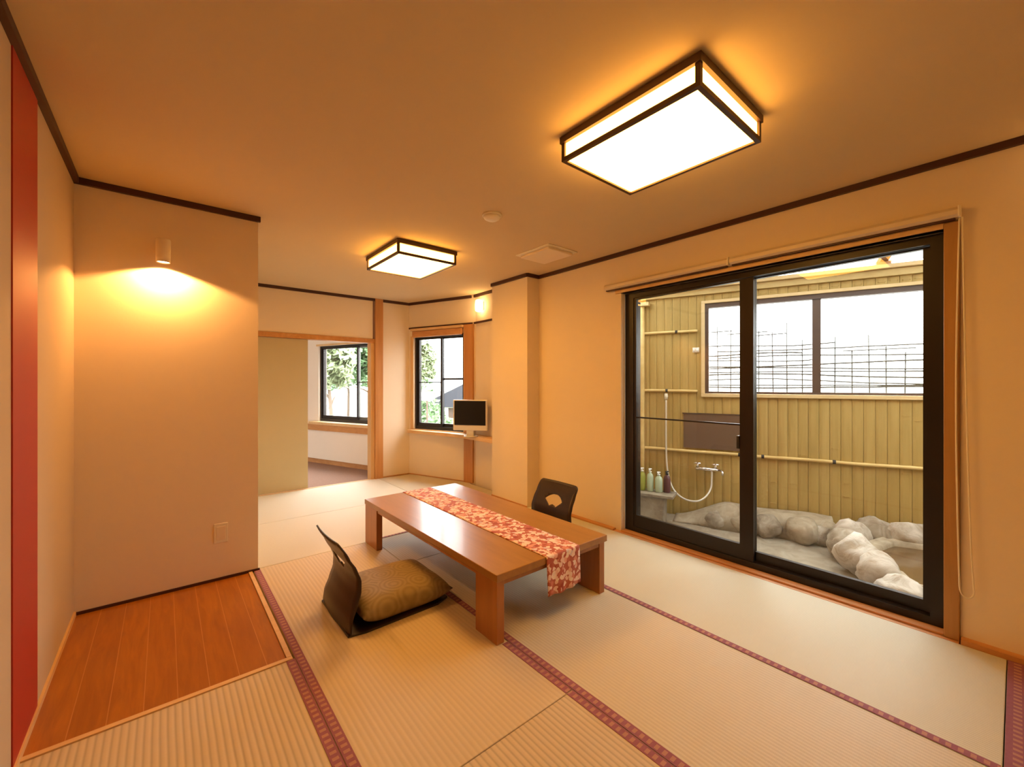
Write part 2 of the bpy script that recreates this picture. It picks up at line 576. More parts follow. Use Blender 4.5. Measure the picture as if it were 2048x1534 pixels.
mat_thing('short tatami mat under the far half of the low table', 1.302, 2.10, 2.76, 3.325, 'tat_y')
mat_thing('pale green tatami mat lying along the sliding glass door', 2.10, 2.985, 0.03, 3.325, 'tat_door',
          [(2.102, 2.102 + HW, 0.035, 3.32, 1)],
          pts=[(2.1015, 0.0315), (2.9835, 0.0315), (2.9835, 3.206), (2.862, 3.206), (2.862, 3.3235), (2.1015, 3.3235)])
mat_thing('tatami mat at the right edge with wide edging, past the door-side mat', 1.302, 2.985, -1.36, 0.03, 'tat_y',
          [(1.305, 2.98, -0.030, 0.028, 0)])
mat_thing('pale tatami mat crossing behind the floor chair, beside the blank wall end', XS, 2.20, 3.325, 4.36, 'tat_x',
          [(1.30, 2.19, 3.328, 3.352, 0)])
mat_thing('pale tatami mat below the olive sliding panel and the doorway', XS, 2.20, 4.36, 5.455, 'tat_x')
def sx_at(y, n=-0.02):
    s = s_of_y(y)
    return sp(s, n)[0]
mat_thing('olive green tatami mat in the corner below the slanted window', 2.2, 3.0, 3.325, 5.455, 'tat_y',
          pts=[(2.2015, 3.327), (2.84, 3.327), (2.84, 3.80), (2.985, 3.82), (2.985, 4.42), (sx_at(4.48), 4.48), (sx_at(5.44), 5.44), (2.2015, 5.44)])

# ------------------------------------------------------------------ ceiling and walls
b = B()
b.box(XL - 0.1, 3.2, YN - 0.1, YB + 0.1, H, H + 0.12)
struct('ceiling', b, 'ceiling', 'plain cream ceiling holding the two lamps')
struct('wall_left', B().box(XL - 0.12, XL, YN - 0.1, YS, -0.05, H), 'wall_dim', 'cream left wall with one red stripe')
struct('trim_2', B().box(XL, XL + 0.004, 2.08, 2.423, 0.02, H - 0.03), 'red', 'tall red panel strip on the left wall')
struct('wall_near', B().box(XL - 0.12, 3.2, YN - 0.12, YN, -0.05, H), 'wall', 'plain wall on the camera side')
b = B().box(XL - 0.12, XS, YS, YB, -0.05, H)
struct('wall_stub', b, 'wall', 'blank wall block beside the plank floor with outlet and down light')
b = B()
b.box(XR, 3.20, YN - 0.12, 0.18, -0.12, H)
b.box(XR, 3.20, 0.18, 2.234, 2.05, H)
b.box(XR, 3.20, 2.234, 3.21, -0.12, H)
b.box(2.865, 3.20, 3.21, 3.81, -0.12, H)
b.box(3.05, 3.20, 3.81, 4.40, -0.12, H)
struct('wall_right', b, 'wall', 'right wall around the sliding glass door with the pillar block')
# slanted outer wall with openings for two windows
W1 = (0.15, 1.005, 0.63, 1.93)
W2 = (1.26, 3.075, 0.655, 1.88)
b = B()
send = s_of_y(8.8)
sl(b, -0.06, W1[0], 0, 0.15, -0.12, H)
sl(b, W1[0], W1[1], 0, 0.15, -0.12, W1[2])
sl(b, W1[0], W1[1], 0, 0.15, W1[3], H)
sl(b, W1[1], s_of_y(5.52), 0, 0.15, -0.12, H)
struct('wall_slanted', b, 'wall', 'slanted outer wall around the small window of the alcove')
b = B()
sl(b, s_of_y(5.52), W2[0], 0, 0.15, -0.12, H)
sl(b, W2[0], W2[1], 0, 0.15, -0.12, W2[2])
sl(b, W2[0], W2[1], 0, 0.15, W2[3], H)
sl(b, W2[1], send, 0, 0.15, -0.12, H)
struct('wall_anteroom', b, 'white_wall', 'pale outer wall under the window seen through the doorway')
b = B()
b.hexa([(XS, YB), (2.13, YB), (2.13, YB + 0.09), (XS, YB + 0.09)], 1.865, H)
b.hexa([(2.265, YB), (CLX - 0.002, YB), (CLX - 0.035, YB + 0.09), (2.265, YB + 0.09)], -0.05, H)
b.box(XS - 0.3, 0.56, YB, YB + 0.09, -0.05, 1.865)
struct('wall_back', b, 'wall', 'back wall above the doorway and beside its post')
# anteroom shell
struct('floor_anteroom', B().hexa([(-1.0, YB + 0.02), (2.62, YB + 0.02), (1.43, 8.7), (-1.0, 8.7)], -0.10, -0.03), 'carpet', 'mauve brown carpet beyond the doorway')
b = B()
b.box(-1.1, -1.0, YB + 0.09, 8.8, -0.1, H)
b.box(-1.1, 1.5, 8.7, 8.8, -0.1, H)
struct('wall_far', b, 'white_wall', 'far walls of the room beyond the doorway')
struct('ceiling_anteroom', B().hexa([(-1.1, YB + 0.1), (2.75, YB + 0.1), (1.55, 8.8), (-1.1, 8.8)], H, H + 0.1), 'white_wall', 'ceiling of the room beyond the doorway')
b = B()
sl(b, s_of_y(5.6), send, -0.02, -0.001, -0.03, 0.05)
struct('baseboard_anteroom', b, 'sill_wood', 'brown baseboard under the window beyond the doorway')

# ceiling trims
def cove(n, pts, label):
    bb = B()
    for p, q in zip(pts, pts[1:]):
        bb.bar((p[0], p[1], H - 0.017), (q[0], q[1], H - 0.017), 0.022, 0.034)
    struct('trim_%d' % n, bb, 'dark_trim', label)
cove(3, [(XL + 0.011, YN), (XL + 0.011, YS)], 'dark ceiling trim along the left wall')
cove(4, [(XL, YS - 0.011), (XS + 0.012, YS - 0.011)], 'dark ceiling trim over the blank wall')
cove(5, [(XS, YB - 0.011), (CLX, YB - 0.011)], 'dark ceiling trim along the back wall')
cove(6, [(XR - 0.011, YN), (XR - 0.011, 3.199), (2.854, 3.199), (2.854, 3.81)], 'dark ceiling trim over the glass door and pillar')
cove(7, [(3.039, 3.81), (3.039, 4.42)], 'dark ceiling trim above the wall lamp in the alcove')
cove(8, [sp(0.02, -0.011), sp(s_of_y(YB), -0.011)], 'dark ceiling trim over the slanted window')
# floor-level strips
struct('baseboard_right', B().box(2.987, XR, YN, 0.176, -0.05, 0.022).box(2.987, XR, 2.236, 3.205, -0.05, 0.012), 'sill_wood', 'reddish wooden strip along the foot of the right wall')
struct('baseboard_stub', B().box(XL, XS + 0.008, YS - 0.008, YS, -0.002, 0.014), 'dark_trim', 'dark strip at the foot of the blank wall')
struct('baseboard_left', B().box(XL, XL + 0.010, YN, YS - 0.01, -0.002, 0.022), 'pale_wood_y', 'pale strip at the foot of the left wall')
b = B()
sl(b, 0.05, s_of_y(YB), -0.012, -0.001, 0.0, 0.012)
struct('baseboard_slanted', b, 'sill_wood', 'thin wooden strip at the foot of the slanted wall')
struct('baseboard_pillar', B().box(2.855, 2.865, 3.21, 3.81, 0, 0.012), 'sill_wood', 'thin wooden strip at the foot of the pillar')
struct('baseboard_back', B().box(2.27, CLX - 0.01, YB - 0.012, YB - 0.001, 0, 0.012), 'sill_wood', 'thin wooden strip at the foot of the back wall')

# doorway post, lintel, sliding panel (door_2)
struct('trim_9', B().box(2.155, 2.262, YB - 0.03, YB + 0.12, -0.05, H), 'wood_z', 'brown wooden post at the right side of the doorway', bevel=0.003)
struct('trim_10', B().box(XS, 2.154, YB - 0.012, YB + 0.10, 1.805, 1.863), 'wood_y', 'brown wooden lintel over the doorway', bevel=0.002)
struct('trim_11', B().box(2.105, 2.154, YB + 0.002, YB + 0.12, -0.03, 1.804), 'pale_wood_z', 'pale door jamb against the brown post')
struct('trim_12', B().box(XS, 2.154, YB - 0.016, YB + 0.02, -0.05, 0.003), 'pale_wood_x', 'pale threshold of the doorway')
d2 = struct_root('door_2', 'olive beige sliding panel half closing the doorway', (0.92, YB + 0.03, 0.004))
make('panel', B().box(0.50, 1.338, YB + 0.022, YB + 0.05, 0.004, 1.803), 'fusuma', d2, bevel=0.002)

# corner post and rail in the alcove
b = B()
sl(b, -0.015, 0.125, -0.03, 0.01, -0.0, 2.028)
struct('trim_13', b, 'wood_z', 'brown wooden post between the slanted window and the alcove', bevel=0.002)
b = B()
b.box(3.03, 3.05, 3.81, 4.42, 2.03, 2.052)
sl(b, 0.0, s_of_y(YB) - 0.01, -0.018, -0.001, 2.03, 2.052)
struct('trim_14', b, 'dark_trim', 'thin dark picture rail in the alcove')

# ------------------------------------------------------------------ alcove shelf
b = B()
b.hexa([(2.645, 5.44), sp(1.06, -0.075), sp(0.35, -0.12), (2.872, 4.40), (2.872, 3.815), (3.048, 3.815), (3.048, 4.42), sp(0.02, -0.032), sp(0.14, -0.032), sp(0.14, -0.002), sp(s_of_y(5.455), -0.002)][::-1], 0.585, 0.628)
tag(make('window_shelf', b, 'pale_wood_y', bevel=0.003), 'pale wooden shelf under the slanted window carrying the television', 'shelf')

# ------------------------------------------------------------------ windows 1 and 2 (black sliding windows in the slanted wall)
def sliding_window(name, label, W, midrails, split):
    s0, s1, z0, z1 = W
    p = sp((s0 + s1) / 2, 0.08)
    r = struct_root(name, label, (p[0], p[1], z0))
    n0, n1 = 0.03, 0.12
    fr = B()
    t = 0.035
    sl(fr, s0, s0 + t, n0, n1, z0, z1)
    sl(fr, s1 - t, s1, n0, n1, z0, z1)
    sl(fr, s0 + t, s1 - t, n0, n1, z0, z0 + 0.05)
    sl(fr, s0 + t, s1 - t, n0, n1, z1 - 0.03, z1)
    make('frame', fr, 'black_frame', r)
    m = s0 + (s1 - s0) * split
    for k, (a, c, nn, mr) in enumerate(((s0 + t, m + 0.02, 0.085, midrails[0]), (m - 0.02, s1 - t, 0.055, midrails[1]))):
        sb = B()
        w = 0.032
        za, zb = z0 + 0.051, z1 - 0.031
        sl(sb, a, a + w, nn - 0.012, nn + 0.012, za, zb)
        sl(sb, c - w, c, nn - 0.012, nn + 0.012, za, zb)
        sl(sb, a + w, c - w, nn - 0.012, nn + 0.012, za, za + 0.045)
        sl(sb, a + w, c - w, nn - 0.012, nn + 0.012, zb - 0.02, zb)
        if mr:
            sl(sb, a + w, c - w, nn - 0.008, nn + 0.008, mr[0], mr[0] + mr[1])
        s = make('sash', sb, 'grey_frame' if (k == 0 and name == 'window_2') else 'black_frame', r)
        gb = B()
        sl(gb, a + w, c - w, nn - 0.002, nn + 0.002, za + 0.045, zb - 0.02)
        make('pane', gb, 'glass', s)
    return r
sliding_window('window_1', 'small black sliding window in the slanted wall behind the television', W1, ((1.318, 0.026), (1.278, 0.014)), 0.47)
sliding_window('window_2', 'wide black sliding window seen through the doorway', W2, ((1.283, 0.014), None), 0.52)
b = B()
sl(b, W1[0] - 0.02, W1[1] + 0.05, -0.012, 0.0, 0.63, 0.64)
sl(b, W1[1] - 0.004, W1[1] + 0.05, -0.012, -0.0005, 0.64, 1.93)
struct('trim_15', b, 'pale_wood_z', 'pale casing beside the small slanted window')
b = B()
sl(b, W2[0] - 0.05, W2[1] + 0.12, -0.10, 0.028, W2[2] - 0.045, W2[2] - 0.002)
struct('trim_16', b, 'pale_wood_y', 'pale sill board of the window beyond the doorway')
b = B()
sl(b, W2[0] - 0.05, send, -0.085, -0.001, 0.515, W2[2] - 0.048)
struct('trim_17', b, 'wood_y', 'brown fascia below the sill beyond the doorway')
b = B()
sl(b, W2[0] - 0.05, W2[1] + 0.05, -0.012, -0.0005, W2[3], W2[3] + 0.03)
struct('trim_18', b, 'pale_wood_y', 'pale head casing of the window beyond the doorway')
# low white panel under the fascia (built-in heater cover)
b = B()
sl(b, W2[0] - 0.05, send - 0.05, -0.06, -0.001, 0.052, 0.513)
struct('wall_panel', b, 'white_wall', 'low white panel under the window beyond the doorway')

# blind on window 1
p = sp(0.55, -0.03)
bt = thing('roller_blind', 'rolled up brown blind over the small slanted window', 'blind', (p[0], p[1], 1.90))
b = B(); sl(b, 0.135, 1.02, -0.055, -0.002, 1.995, 2.028)
make('head_box', b, 'pale_wood_y', bt, bevel=0.003)
b = B(); sl(b, 0.15, 1.0, -0.045, -0.010, 1.905, 1.993)
make('rolled_fabric', b, 'sill_wood', bt, bevel=0.012)

# ------------------------------------------------------------------ sliding glass door (door_1)
d1 = struct_root('door_1', 'large black framed sliding glass door to the bath courtyard', (3.1, 1.2, 0.0))
fr = B()
x0, x1 = 3.085, 3.19
fr.box(x0, x1, 2.095, 2.178, 0.0, 2.045)
fr.box(x0, x1, 0.238, 0.292, 0.0, 2.045)
fr.box(x0, x1, 0.292, 2.095, 2.0, 2.045)
fr.box(x0, x1, 0.292, 2.095, 0.0, 0.05)
make('frame', fr, 'black_frame', d1)
def leaf(y0, y1, xa, wl, wr, zb, zt, bar=None, handle=None):
    sb = B()
    xb = xa + 0.028
    sb.box(xa, xb, y1 - wl, y1, 0.052, 1.998)
    sb.box(xa, xb, y0, y0 + wr, 0.052, 1.998)
    sb.box(xa, xb, y0 + wr, y1 - wl, 0.052, zb)
    sb.box(xa, xb, y0 + wr, y1 - wl, zt, 1.998)
    if bar:
        sb.box(xa + 0.004, xb - 0.004, y0 + wr, y1 - wl, bar, bar + 0.011)
    s = make('sash', sb, 'black_frame', d1)
    make('pane', B().box(xa + 0.012, xa + 0.016, y0 + wr, y1 - wl, zb, zt), 'glass', s)
    if handle:
        hb = B().box(xa - 0.012, xb - 0.004, y0 + wr, y0 + wr + 0.017, 0.815, 0.905)
        make('handle', hb, 'black_plastic', s, bevel=0.002)
    return s
leaf(1.150, 2.094, 3.092, 0.022, 0.088, 0.150, 1.985, 0.976, True)
leaf(0.293, 1.232, 3.130, 0.08, 0.030, 0.112, 1.990)
# casing, sill
b = B()
b.box(3.012, 3.084, 0.181, 0.237, 0.0, 2.075)
struct('trim_19', b, 'casing_wood', 'wooden casing at the right of the glass door', bevel=0.004)
b = B()
b.box(3.03, 3.084, 2.180, 2.2335, 0.0, 2.048)
struct('trim_20', b, 'wall', 'plastered reveal at the left of the glass door')
b = B()
b.box(3.016, 3.084, 0.238, 2.2335, 2.050, 2.076)
struct('trim_21', b, 'pale_wood_y', 'pale head casing above the glass door')
b = B()
b.box(2.988, 3.084, 0.182, 2.2335, -0.05, -0.001)
b.box(3.02, 3.084, 0.238, 2.179, 0.0, 0.010)
struct('trim_22', b, 'sill_wood', 'wooden sill along the foot of the glass door', bevel=0.002)

# blind cassettes above the door
def cassette(y0, y1, label, chain):
    t = thing('roller_blind', label, 'blind', (3.0, (y0 + y1) / 2, 2.085), 0, 'rolled up blinds above the glass door')
    bb = B()
    prof = [(XR, 2.085), (2.985, 2.085), (2.968, 2.096), (2.968, 2.118), (2.985, 2.135), (XR, 2.135)]
    va = [bb.b.verts.new((x, y0, z)) for x, z in prof]
    vb = [bb.b.verts.new((x, y1, z)) for x, z in prof]
    n = len(prof)
    bb.b.faces.new(va); bb.b.faces.new(vb[::-1])
    for i in range(n):
        bb.b.faces.new((va[i], va[(i + 1) % n], vb[(i + 1) % n], vb[i]))
    make('head_box', bb, 'blind_box', t)
    make('bottom_bar', B().box(2.985, 3.012, y0 + 0.01, y1 - 0.01, 2.077, 2.084), 'dark_trim', t)
    make('end_cap', B().box(2.964, XR, y0 - 0.010, y0, 2.082, 2.137), 'cream_plastic', t, bevel=0.003)
    if chain:
        pts = []
        yy, zz = y0 - 0.004, 2.08
        for i in range(21):
            pts.append((2.99 + 0.010 * math.sin(i / 20 * PI), yy + 0.008 * math.sin(i / 20 * PI) * 1.5, zz - i / 20 * 1.80))
        for i in range(1, 9):
            a = PI * i / 9
            pts.append((2.99, pts[20][1] - 0.035 * (1 - math.cos(a)) * 0.72, 0.28 - 0.05 * math.sin(a)))
        ye = pts[-1][1]
        for i in range(1, 21):
            q = i / 20
            pts.append((2.985, ye + (yy - 0.010 - ye) * q ** 0.6, 0.28 + q * 1.80))
        make('pull_cord', B().tube(pts, 0.0035, 8), 'cream_plastic', t)
    return t
cassette(1.272, 2.318, 'rolled blind box above the left half of the glass door', False)
cassette(0.185, 1.258, 'rolled blind box above the right half of the glass door, with hanging cord loop', True)

# ------------------------------------------------------------------ ceiling lamps
def ceiling_lamp(cx, cy, label):
    t = thing('ceiling_lamp', label, 'ceiling lamp', (cx, cy, H), 0, 'wood framed ceiling lamps')
    hx, hy, zt, zb = 0.265, 0.322, -0.006, -0.118
    w = 0.018
    fb = B()
    for z0, z1, o in ((zt - 0.030, zt, 0.006), (zb, zb + w, 0.0)):
        fb.box(-hx - o, hx + o, -hy - o, -hy + w, z0, z1)
        fb.box(-hx - o, hx + o, hy - w, hy + o, z0, z1)
        fb.box(-hx - o, -hx + w, -hy + w, hy - w, z0, z1)
        fb.box(hx - w, hx + o, -hy + w, hy - w, z0, z1)
    for a in (-1, 1):
        for c in (-1, 1):
            xa, xb = sorted((a * hx, a * (hx - w)))
            ya, yb = sorted((c * hy, c * (hy - w)))
            fb.box(xa, xb, ya, yb, zb + w, zt - 0.030)
    make('frame', fb, 'lamp_frame', t, local=True)
    make('mounting_plate', B().box(-hx + 0.02, hx - 0.02, -hy + 0.02, hy - 0.02, -0.008, 0.0), 'lamp_frame', t, local=True)
    i = 0.010
    make('bottom_panel', B().box(-hx + w, hx - w, -hy + w, hy - w, zb + 0.008, zb + 0.011), 'lamp_bottom', t, local=True)
    za, zc = zb + w, zt - 0.030
    for s in (-1, 1):
        xa, xb = sorted((s * (hx - i), s * (hx - i - 0.003)))
        make('side_panel', B().box(xa, xb, -hy + w, hy - w, za, zc), 'lamp_side', t, local=True)
        ya, yb = sorted((s * (hy - i), s * (hy - i - 0.003)))
        make('side_panel', B().box(-hx + w, hx - w, ya, yb, za, zc), 'lamp_side', t, local=True)
    return t
lamp = ceiling_lamp(1.662, 1.008, 'wood framed paper ceiling lamp over the front of the room, near the glass door')
lamp_far = copy_thing(lamp, (1.655, 3.385, H), 0, 'wood framed paper ceiling lamp at the back of the room, near the doorway')

for ch in lamp_far.children:
    if ch.name.startswith('bottom_panel'):
        ch.data = ch.data.copy()
        ch.data.materials[0] = M['lamp_bottom_far']

# ------------------------------------------------------------------ small wall and ceiling fittings
t = thing('wall_down_light', 'small cream cylinder down light on the blank wall', 'wall lamp', (-0.006, YS, 1.98))
b = B()
cy = YS - 0.075
n = 24
prof = [(0.030, 0.004), (0.0335, 0.0), (0.0345, 0.03), (0.036, 0.13), (0.034, 0.138), (0.010, 0.140)]
rings = [[b.b.verts.new((-0.006 + r * math.cos(2 * PI * k / n), cy + r * math.sin(2 * PI * k / n), 1.985 + z)) for k in range(n)] for r, z in prof]
for a, c in zip(rings, rings[1:]):
    for k in range(n):
        b.b.faces.new((a[k], a[(k + 1) % n], c[(k + 1) % n], c[k])).smooth = True
b.b.faces.new(rings[-1])
make('housing', b, 'cream_metal', t)
b = B().box(-0.018, 0.006, cy + 0.030, YS, 2.05, 2.085)
make('bracket', b, 'cream_metal', t)
make('bulb', B().lathe((-0.006, cy, 1.992), [(0.030, 0.0), (0.030, 0.004)]), 'bulb', t)

def glow_sconce(x, y, z, label, mat='glow'):
    t = thing('wall_lamp', label, 'wall lamp', (x, y, z), 0, 'frosted wall lamps')
    make('back_plate', B().box(-0.012, 0.0, -0.035, 0.035, -0.05, 0.05), 'cream_metal', t, local=True)
    bb = B().lathe((-0.055, 0, -0.075), [(0.022, 0.0), (0.040, 0.012), (0.044, 0.05), (0.044, 0.10), (0.036, 0.142), (0.015, 0.15)], 20)
    make('frosted_shade', bb, mat, t, local=True)
    return t
gs = glow_sconce(3.05, 4.26, 2.235, 'glowing frosted wall lamp high in the alcove beside the slanted window')
glow_sconce(3.03, -0.20, 2.235, 'dim frosted wall lamp right of the glass door, just beyond the picture edge', 'glow_dim')

t = thing('smoke_detector', 'round cream smoke detector on the ceiling', 'smoke detector', (1.69, 2.249, H))
make('base_ring', B().lathe((1.69, 2.249, H - 0.012), [(0.062, 0), (0.066, 0.004), (0.066, 0.012)]), 'cream_plastic', t)
make('dome', B().lathe((1.69, 2.249, H - 0.038), [(0.012, 0), (0.036, 0.003), (0.052, 0.012), (0.056, 0.0255)]), 'cream_plastic', t)

t = thing('ceiling_vent', 'square cream vent panel on the ceiling', 'vent', (2.555, 2.605, H))
make('housing', B().box(2.375, 2.725, 2.405, 2.815, H - 0.010, H), 'cream_plastic', t, bevel=0.004)
make('cover_panel', B().box(2.405, 2.695, 2.435, 2.785, H - 0.032, H - 0.011), 'wall', t, bevel=0.006)

t = thing('wall_outlet', 'cream outlet plate low on the blank wall', 'outlet', (0.281, YS, 0.24))
make('plate', B().box(0.243, 0.319, YS - 0.007, YS, 0.238, 0.364), 'cream_plastic', t, bevel=0.003)
make('insert', B().box(0.257, 0.305, YS - 0.010, YS - 0.0072, 0.258, 0.344), 'wall', t, bevel=0.001)

# ------------------------------------------------------------------ low table and runner
tx0, tx1, ty0, ty1, tz = 1.232, 2.082, 1.600, 3.335, 0.345
t = thing('low_table', 'low wooden table with slab legs standing on the tatami', 'table', ((tx0 + tx1) / 2, (ty0 + ty1) / 2, 0))
make('tabletop', B().box(tx0, tx1, ty0, ty1, tz - 0.038, tz), 'table_top', t, bevel=0.003)
for lx0, lx1 in ((tx0 + 0.004, tx0 + 0.050), (tx1 - 0.066, tx1 - 0.020)):
    for ly0, ly1 in ((ty0 + 0.006, ty0 + 0.186), (ty1 - 0.236, ty1 - 0.006)):
        make('leg', B().box(lx0, lx1, ly0, ly1, 0.001, tz - 0.039), 'table_leg', t, bevel=0.002)
for ly0, ly1 in ((ty0 + 0.012, ty0 + 0.034), (ty1 - 0.034, ty1 - 0.012)):
    make('apron', B().box(tx0 + 0.051, tx1 - 0.067, ly0, ly1, tz - 0.062, tz - 0.039), 'table_leg', t)
for lx0 in (tx0 + 0.012, tx1 - 0.034):
    make('apron', B().box(lx0, lx0 + 0.022, ty0 + 0.187, ty1 - 0.237, tz - 0.060, tz - 0.039), 'table_leg', t)

b = B()
path = []
for k in range(9):
    path.append((ty1 + 0.006, 0.21 + (tz - 0.006 - 0.21) * k / 8, 0))
path.append((ty1 + 0.003, tz + 0.001, 0))
for k in range(0, 41):
    path.append((ty1 - 0.004 - (ty1 - ty0 - 0.008) * k / 40, tz + 0.0022, 0))
path.append((ty0 - 0.003, tz + 0.001, 0))
for k in range(13):
    path.append((ty0 - 0.006, tz - 0.006 - (tz - 0.006 - 0.142) * k / 12, k / 12))
rows = []
nx = 16
for y, z, dr in path:
    xa, xb = 1.560, 1.822
    rows.append([b.b.verts.new((xa + (xb - xa) * i / nx + dr * 0.004 * math.sin(i * 0.9), y - dr * (0.006 + 0.006 * math.sin(i * 1.1 + 1)), z - dr * 0.010 * math.sin(i / nx * 3))) for i in range(nx + 1)])
for a, c in zip(rows, rows[1:]):
    for i in range(nx):
        b.b.faces.new((a[i], a[i + 1], c[i + 1], c[i])).smooth = True
tag(make('table_runner', b, 'runner', solid=0.002, origin=(1.69, 2.46, 0.2)), 'red and white flower patterned runner lying along the low table', 'table runner')

# ------------------------------------------------------------------ legless floor chairs (bent board back with fan cut-out)
def zaisu():
    t = thing('floor_chair', 'dark legless floor chair with a beige cushion, left of the low table', 'floor chair', (0, 0, 0), 0, 'legless floor chairs at the low table')
    # local: x forward (towards the table), y width, z up.  back profile by height
    W2, HT = 0.232, 0.475
    bb = bmesh.new()
    outer = []
    def wid(v):
        return W2 * (1.0 - 0.10 * (v / HT))
    for u, v in ((-1, 0), (1, 0)):
        outer.append((u * wid(0), 0.0))
    r = 0.035
    wt = wid(HT)
    for k in range(7):
        a = PI / 2 * k / 6
        outer.append((wt - r + r * math.cos(a), HT - r + r * math.sin(a)))
    for k in range(7):
        a = PI / 2 + PI / 2 * k / 6
        outer.append((-wt + r + r * math.cos(a), HT - r + r * math.sin(a)))
    fan = []
    cv, R1, R2, A = 0.295, 0.125, 0.045, math.radians(50)
    for k in range(15):
        a = PI / 2 + A - 2 * A * k / 14
        fan.append((R1 * math.cos(a), cv - 0.045 + R1 * math.sin(a)))
    for k in range(9):
        a = PI / 2 - A + 2 * A * k / 8
        fan.append((R2 * math.cos(a), cv - 0.045 + R2 * math.sin(a)))
    edges = []
    for loop in (outer, fan):
        vs = [bb.verts.new((u, v, 0)) for u, v in loop]
        for i in range(len(vs)):
            edges.append(bb.edges.new((vs[i], vs[(i + 1) % len(vs)])))
    bmesh.ops.triangle_fill(bb, edges=edges, use_beauty=True, use_dissolve=False)
    # drop any faces inside the fan
    def inside(p):
        du, dv = p.x, p.y - (cv - 0.045)
        rr = math.hypot(du, dv)
        return R2 < rr < R1 and abs(math.atan2(du, dv)) < A
    kill = [f for f in bb.faces if inside(f.calc_center_median())]
    if kill:
        bmesh.ops.delete(bb, geom=kill, context='FACES_ONLY')
    for k in range(1, 24):
        bmesh.ops.bisect_plane(bb, geom=bb.verts[:] + bb.edges[:] + bb.faces[:], plane_co=(0, HT * k / 24, 0), plane_no=(0, 1, 0))
    for k in range(1, 8):
        bmesh.ops.bisect_plane(bb, geom=bb.verts[:] + bb.edges[:] + bb.faces[:], plane_co=(-W2 + 2 * W2 * k / 8, 0, 0), plane_no=(1, 0, 0))
    prof = [(0.0, 0.025), (0.06, 0.032), (0.13, 0.058), (0.20, 0.080), (0.26, 0.082), (0.32, 0.062), (0.39, 0.025), (0.475, -0.018)]
    def px(v):
        for (a, xa), (c, xc) in zip(prof, prof[1:]):
            if v <= c + 1e-6:
                q = (v - a) / (c - a)
                q = q * q * (3 - 2 * q) * 0.5 + q * 0.5
                return xa + (xc - xa) * q
        return prof[-1][1]
    for v in bb.verts:
        u, h = v.co.x, v.co.y
        cup = 0.018 * (1 - (u / W2) ** 2)
        v.co = Vector((px(h) - cup, u, 0.014 + h * 0.955))
    for f in bb.faces:
        f.smooth = True
    q = B(); q.b.free(); q.b = bb
    o = make('backrest', q, 'lacquer_brown', t, local=True, solid=0.009)
    # base board, slightly flared
    b2 = B()
    pts = [(0.012, -0.228), (0.10, -0.245), (0.52, -0.235), (0.60, -0.20), (0.60, 0.20), (0.52, 0.235), (0.10, 0.245), (0.012, 0.228)]
    b2.hexa(pts, 0.0, 0.012)
    make('base_board', b2, 'lacquer', t, local=True, bevel=0.003)
    # cushion
    b3 = B()
    N = 28
    hx, hy, hz = 0.262, 0.248, 0.058
    top, bot = {}, {}
    for i in range(N + 1):
        for j in range(N + 1):
            u, v = -1 + 2 * i / N, -1 + 2 * j / N
            k = max(0.0, (1 - abs(u) ** 4.5)) ** 0.55 * max(0.0, (1 - abs(v) ** 4.5)) ** 0.55
            pinch = 1 - 0.05 * (1 - abs(u * v)) * (abs(u) ** 6 + abs(v) ** 6) * 0.8
            x, y = 0.348 + hx * u * pinch, hy * v * pinch
            zc = 0.016 + hz * 1.0
            wob = 0.004 * noise.noise(Vector((u * 2.3, v * 2.3, 3)))
            edge = i in (0, N) or j in (0, N)
            top[i, j] = b3.b.verts.new((x, y, zc + hz * k * 1.15 + wob * k))
            bot[i, j] = top[i, j] if edge else b3.b.verts.new((x, y, zc - hz * min(1, k * 1.4)))
    for i in range(N):
        for j in range(N):
            for d, flip in ((top, False), (bot, True)):
                vs = [d[i, j], d[i + 1, j], d[i + 1, j + 1], d[i, j + 1]]
                b3.b.faces.new(vs[::-1] if flip else vs).smooth = True
    make('cushion', b3, 'brocade', t, local=True)
    return t
z1 = zaisu()
z1.location = (0.690, 2.355, 0.0)
z2 = copy_thing(z1, (2.455, 2.385, 0.0), PI, 'dark legless floor chair with fan cut-out, between the low table and the right wall')

# ------------------------------------------------------------------ television on the shelf
t = thing('television', 'small silver framed flat television standing on the window shelf', 'television', (2.835, 4.21, 0.628), 0)
t.rotation_euler = (0, 0, math.radians(-53))   # screen faces local -y
b = B()
b.box(-0.215, 0.215, -0.010, 0.035, 0.075, 0.445)
make('bezel', b, 'silver', t, local=True, bevel=0.006)
make('screen', B().box(-0.197, 0.197, -0.0135, -0.0105, 0.140, 0.432), 'screen', t, local=True)
make('speaker_bar', B().box(-0.208, 0.208, -0.0145, -0.0105, 0.079, 0.134), 'silver', t, local=True, bevel=0.001)
make('rear_housing', B().box(-0.17, 0.17, 0.0355, 0.07, 0.12, 0.41), 'black_plastic', t, local=True, bevel=0.012)
make('stand', B().box(-0.045, 0.045, -0.005, 0.045, 0.012, 0.0745).lathe((0, 0.02, 0.0), [(0.085, 0), (0.088, 0.004), (0.08, 0.0118)], 28), 'silver', t, local=True)

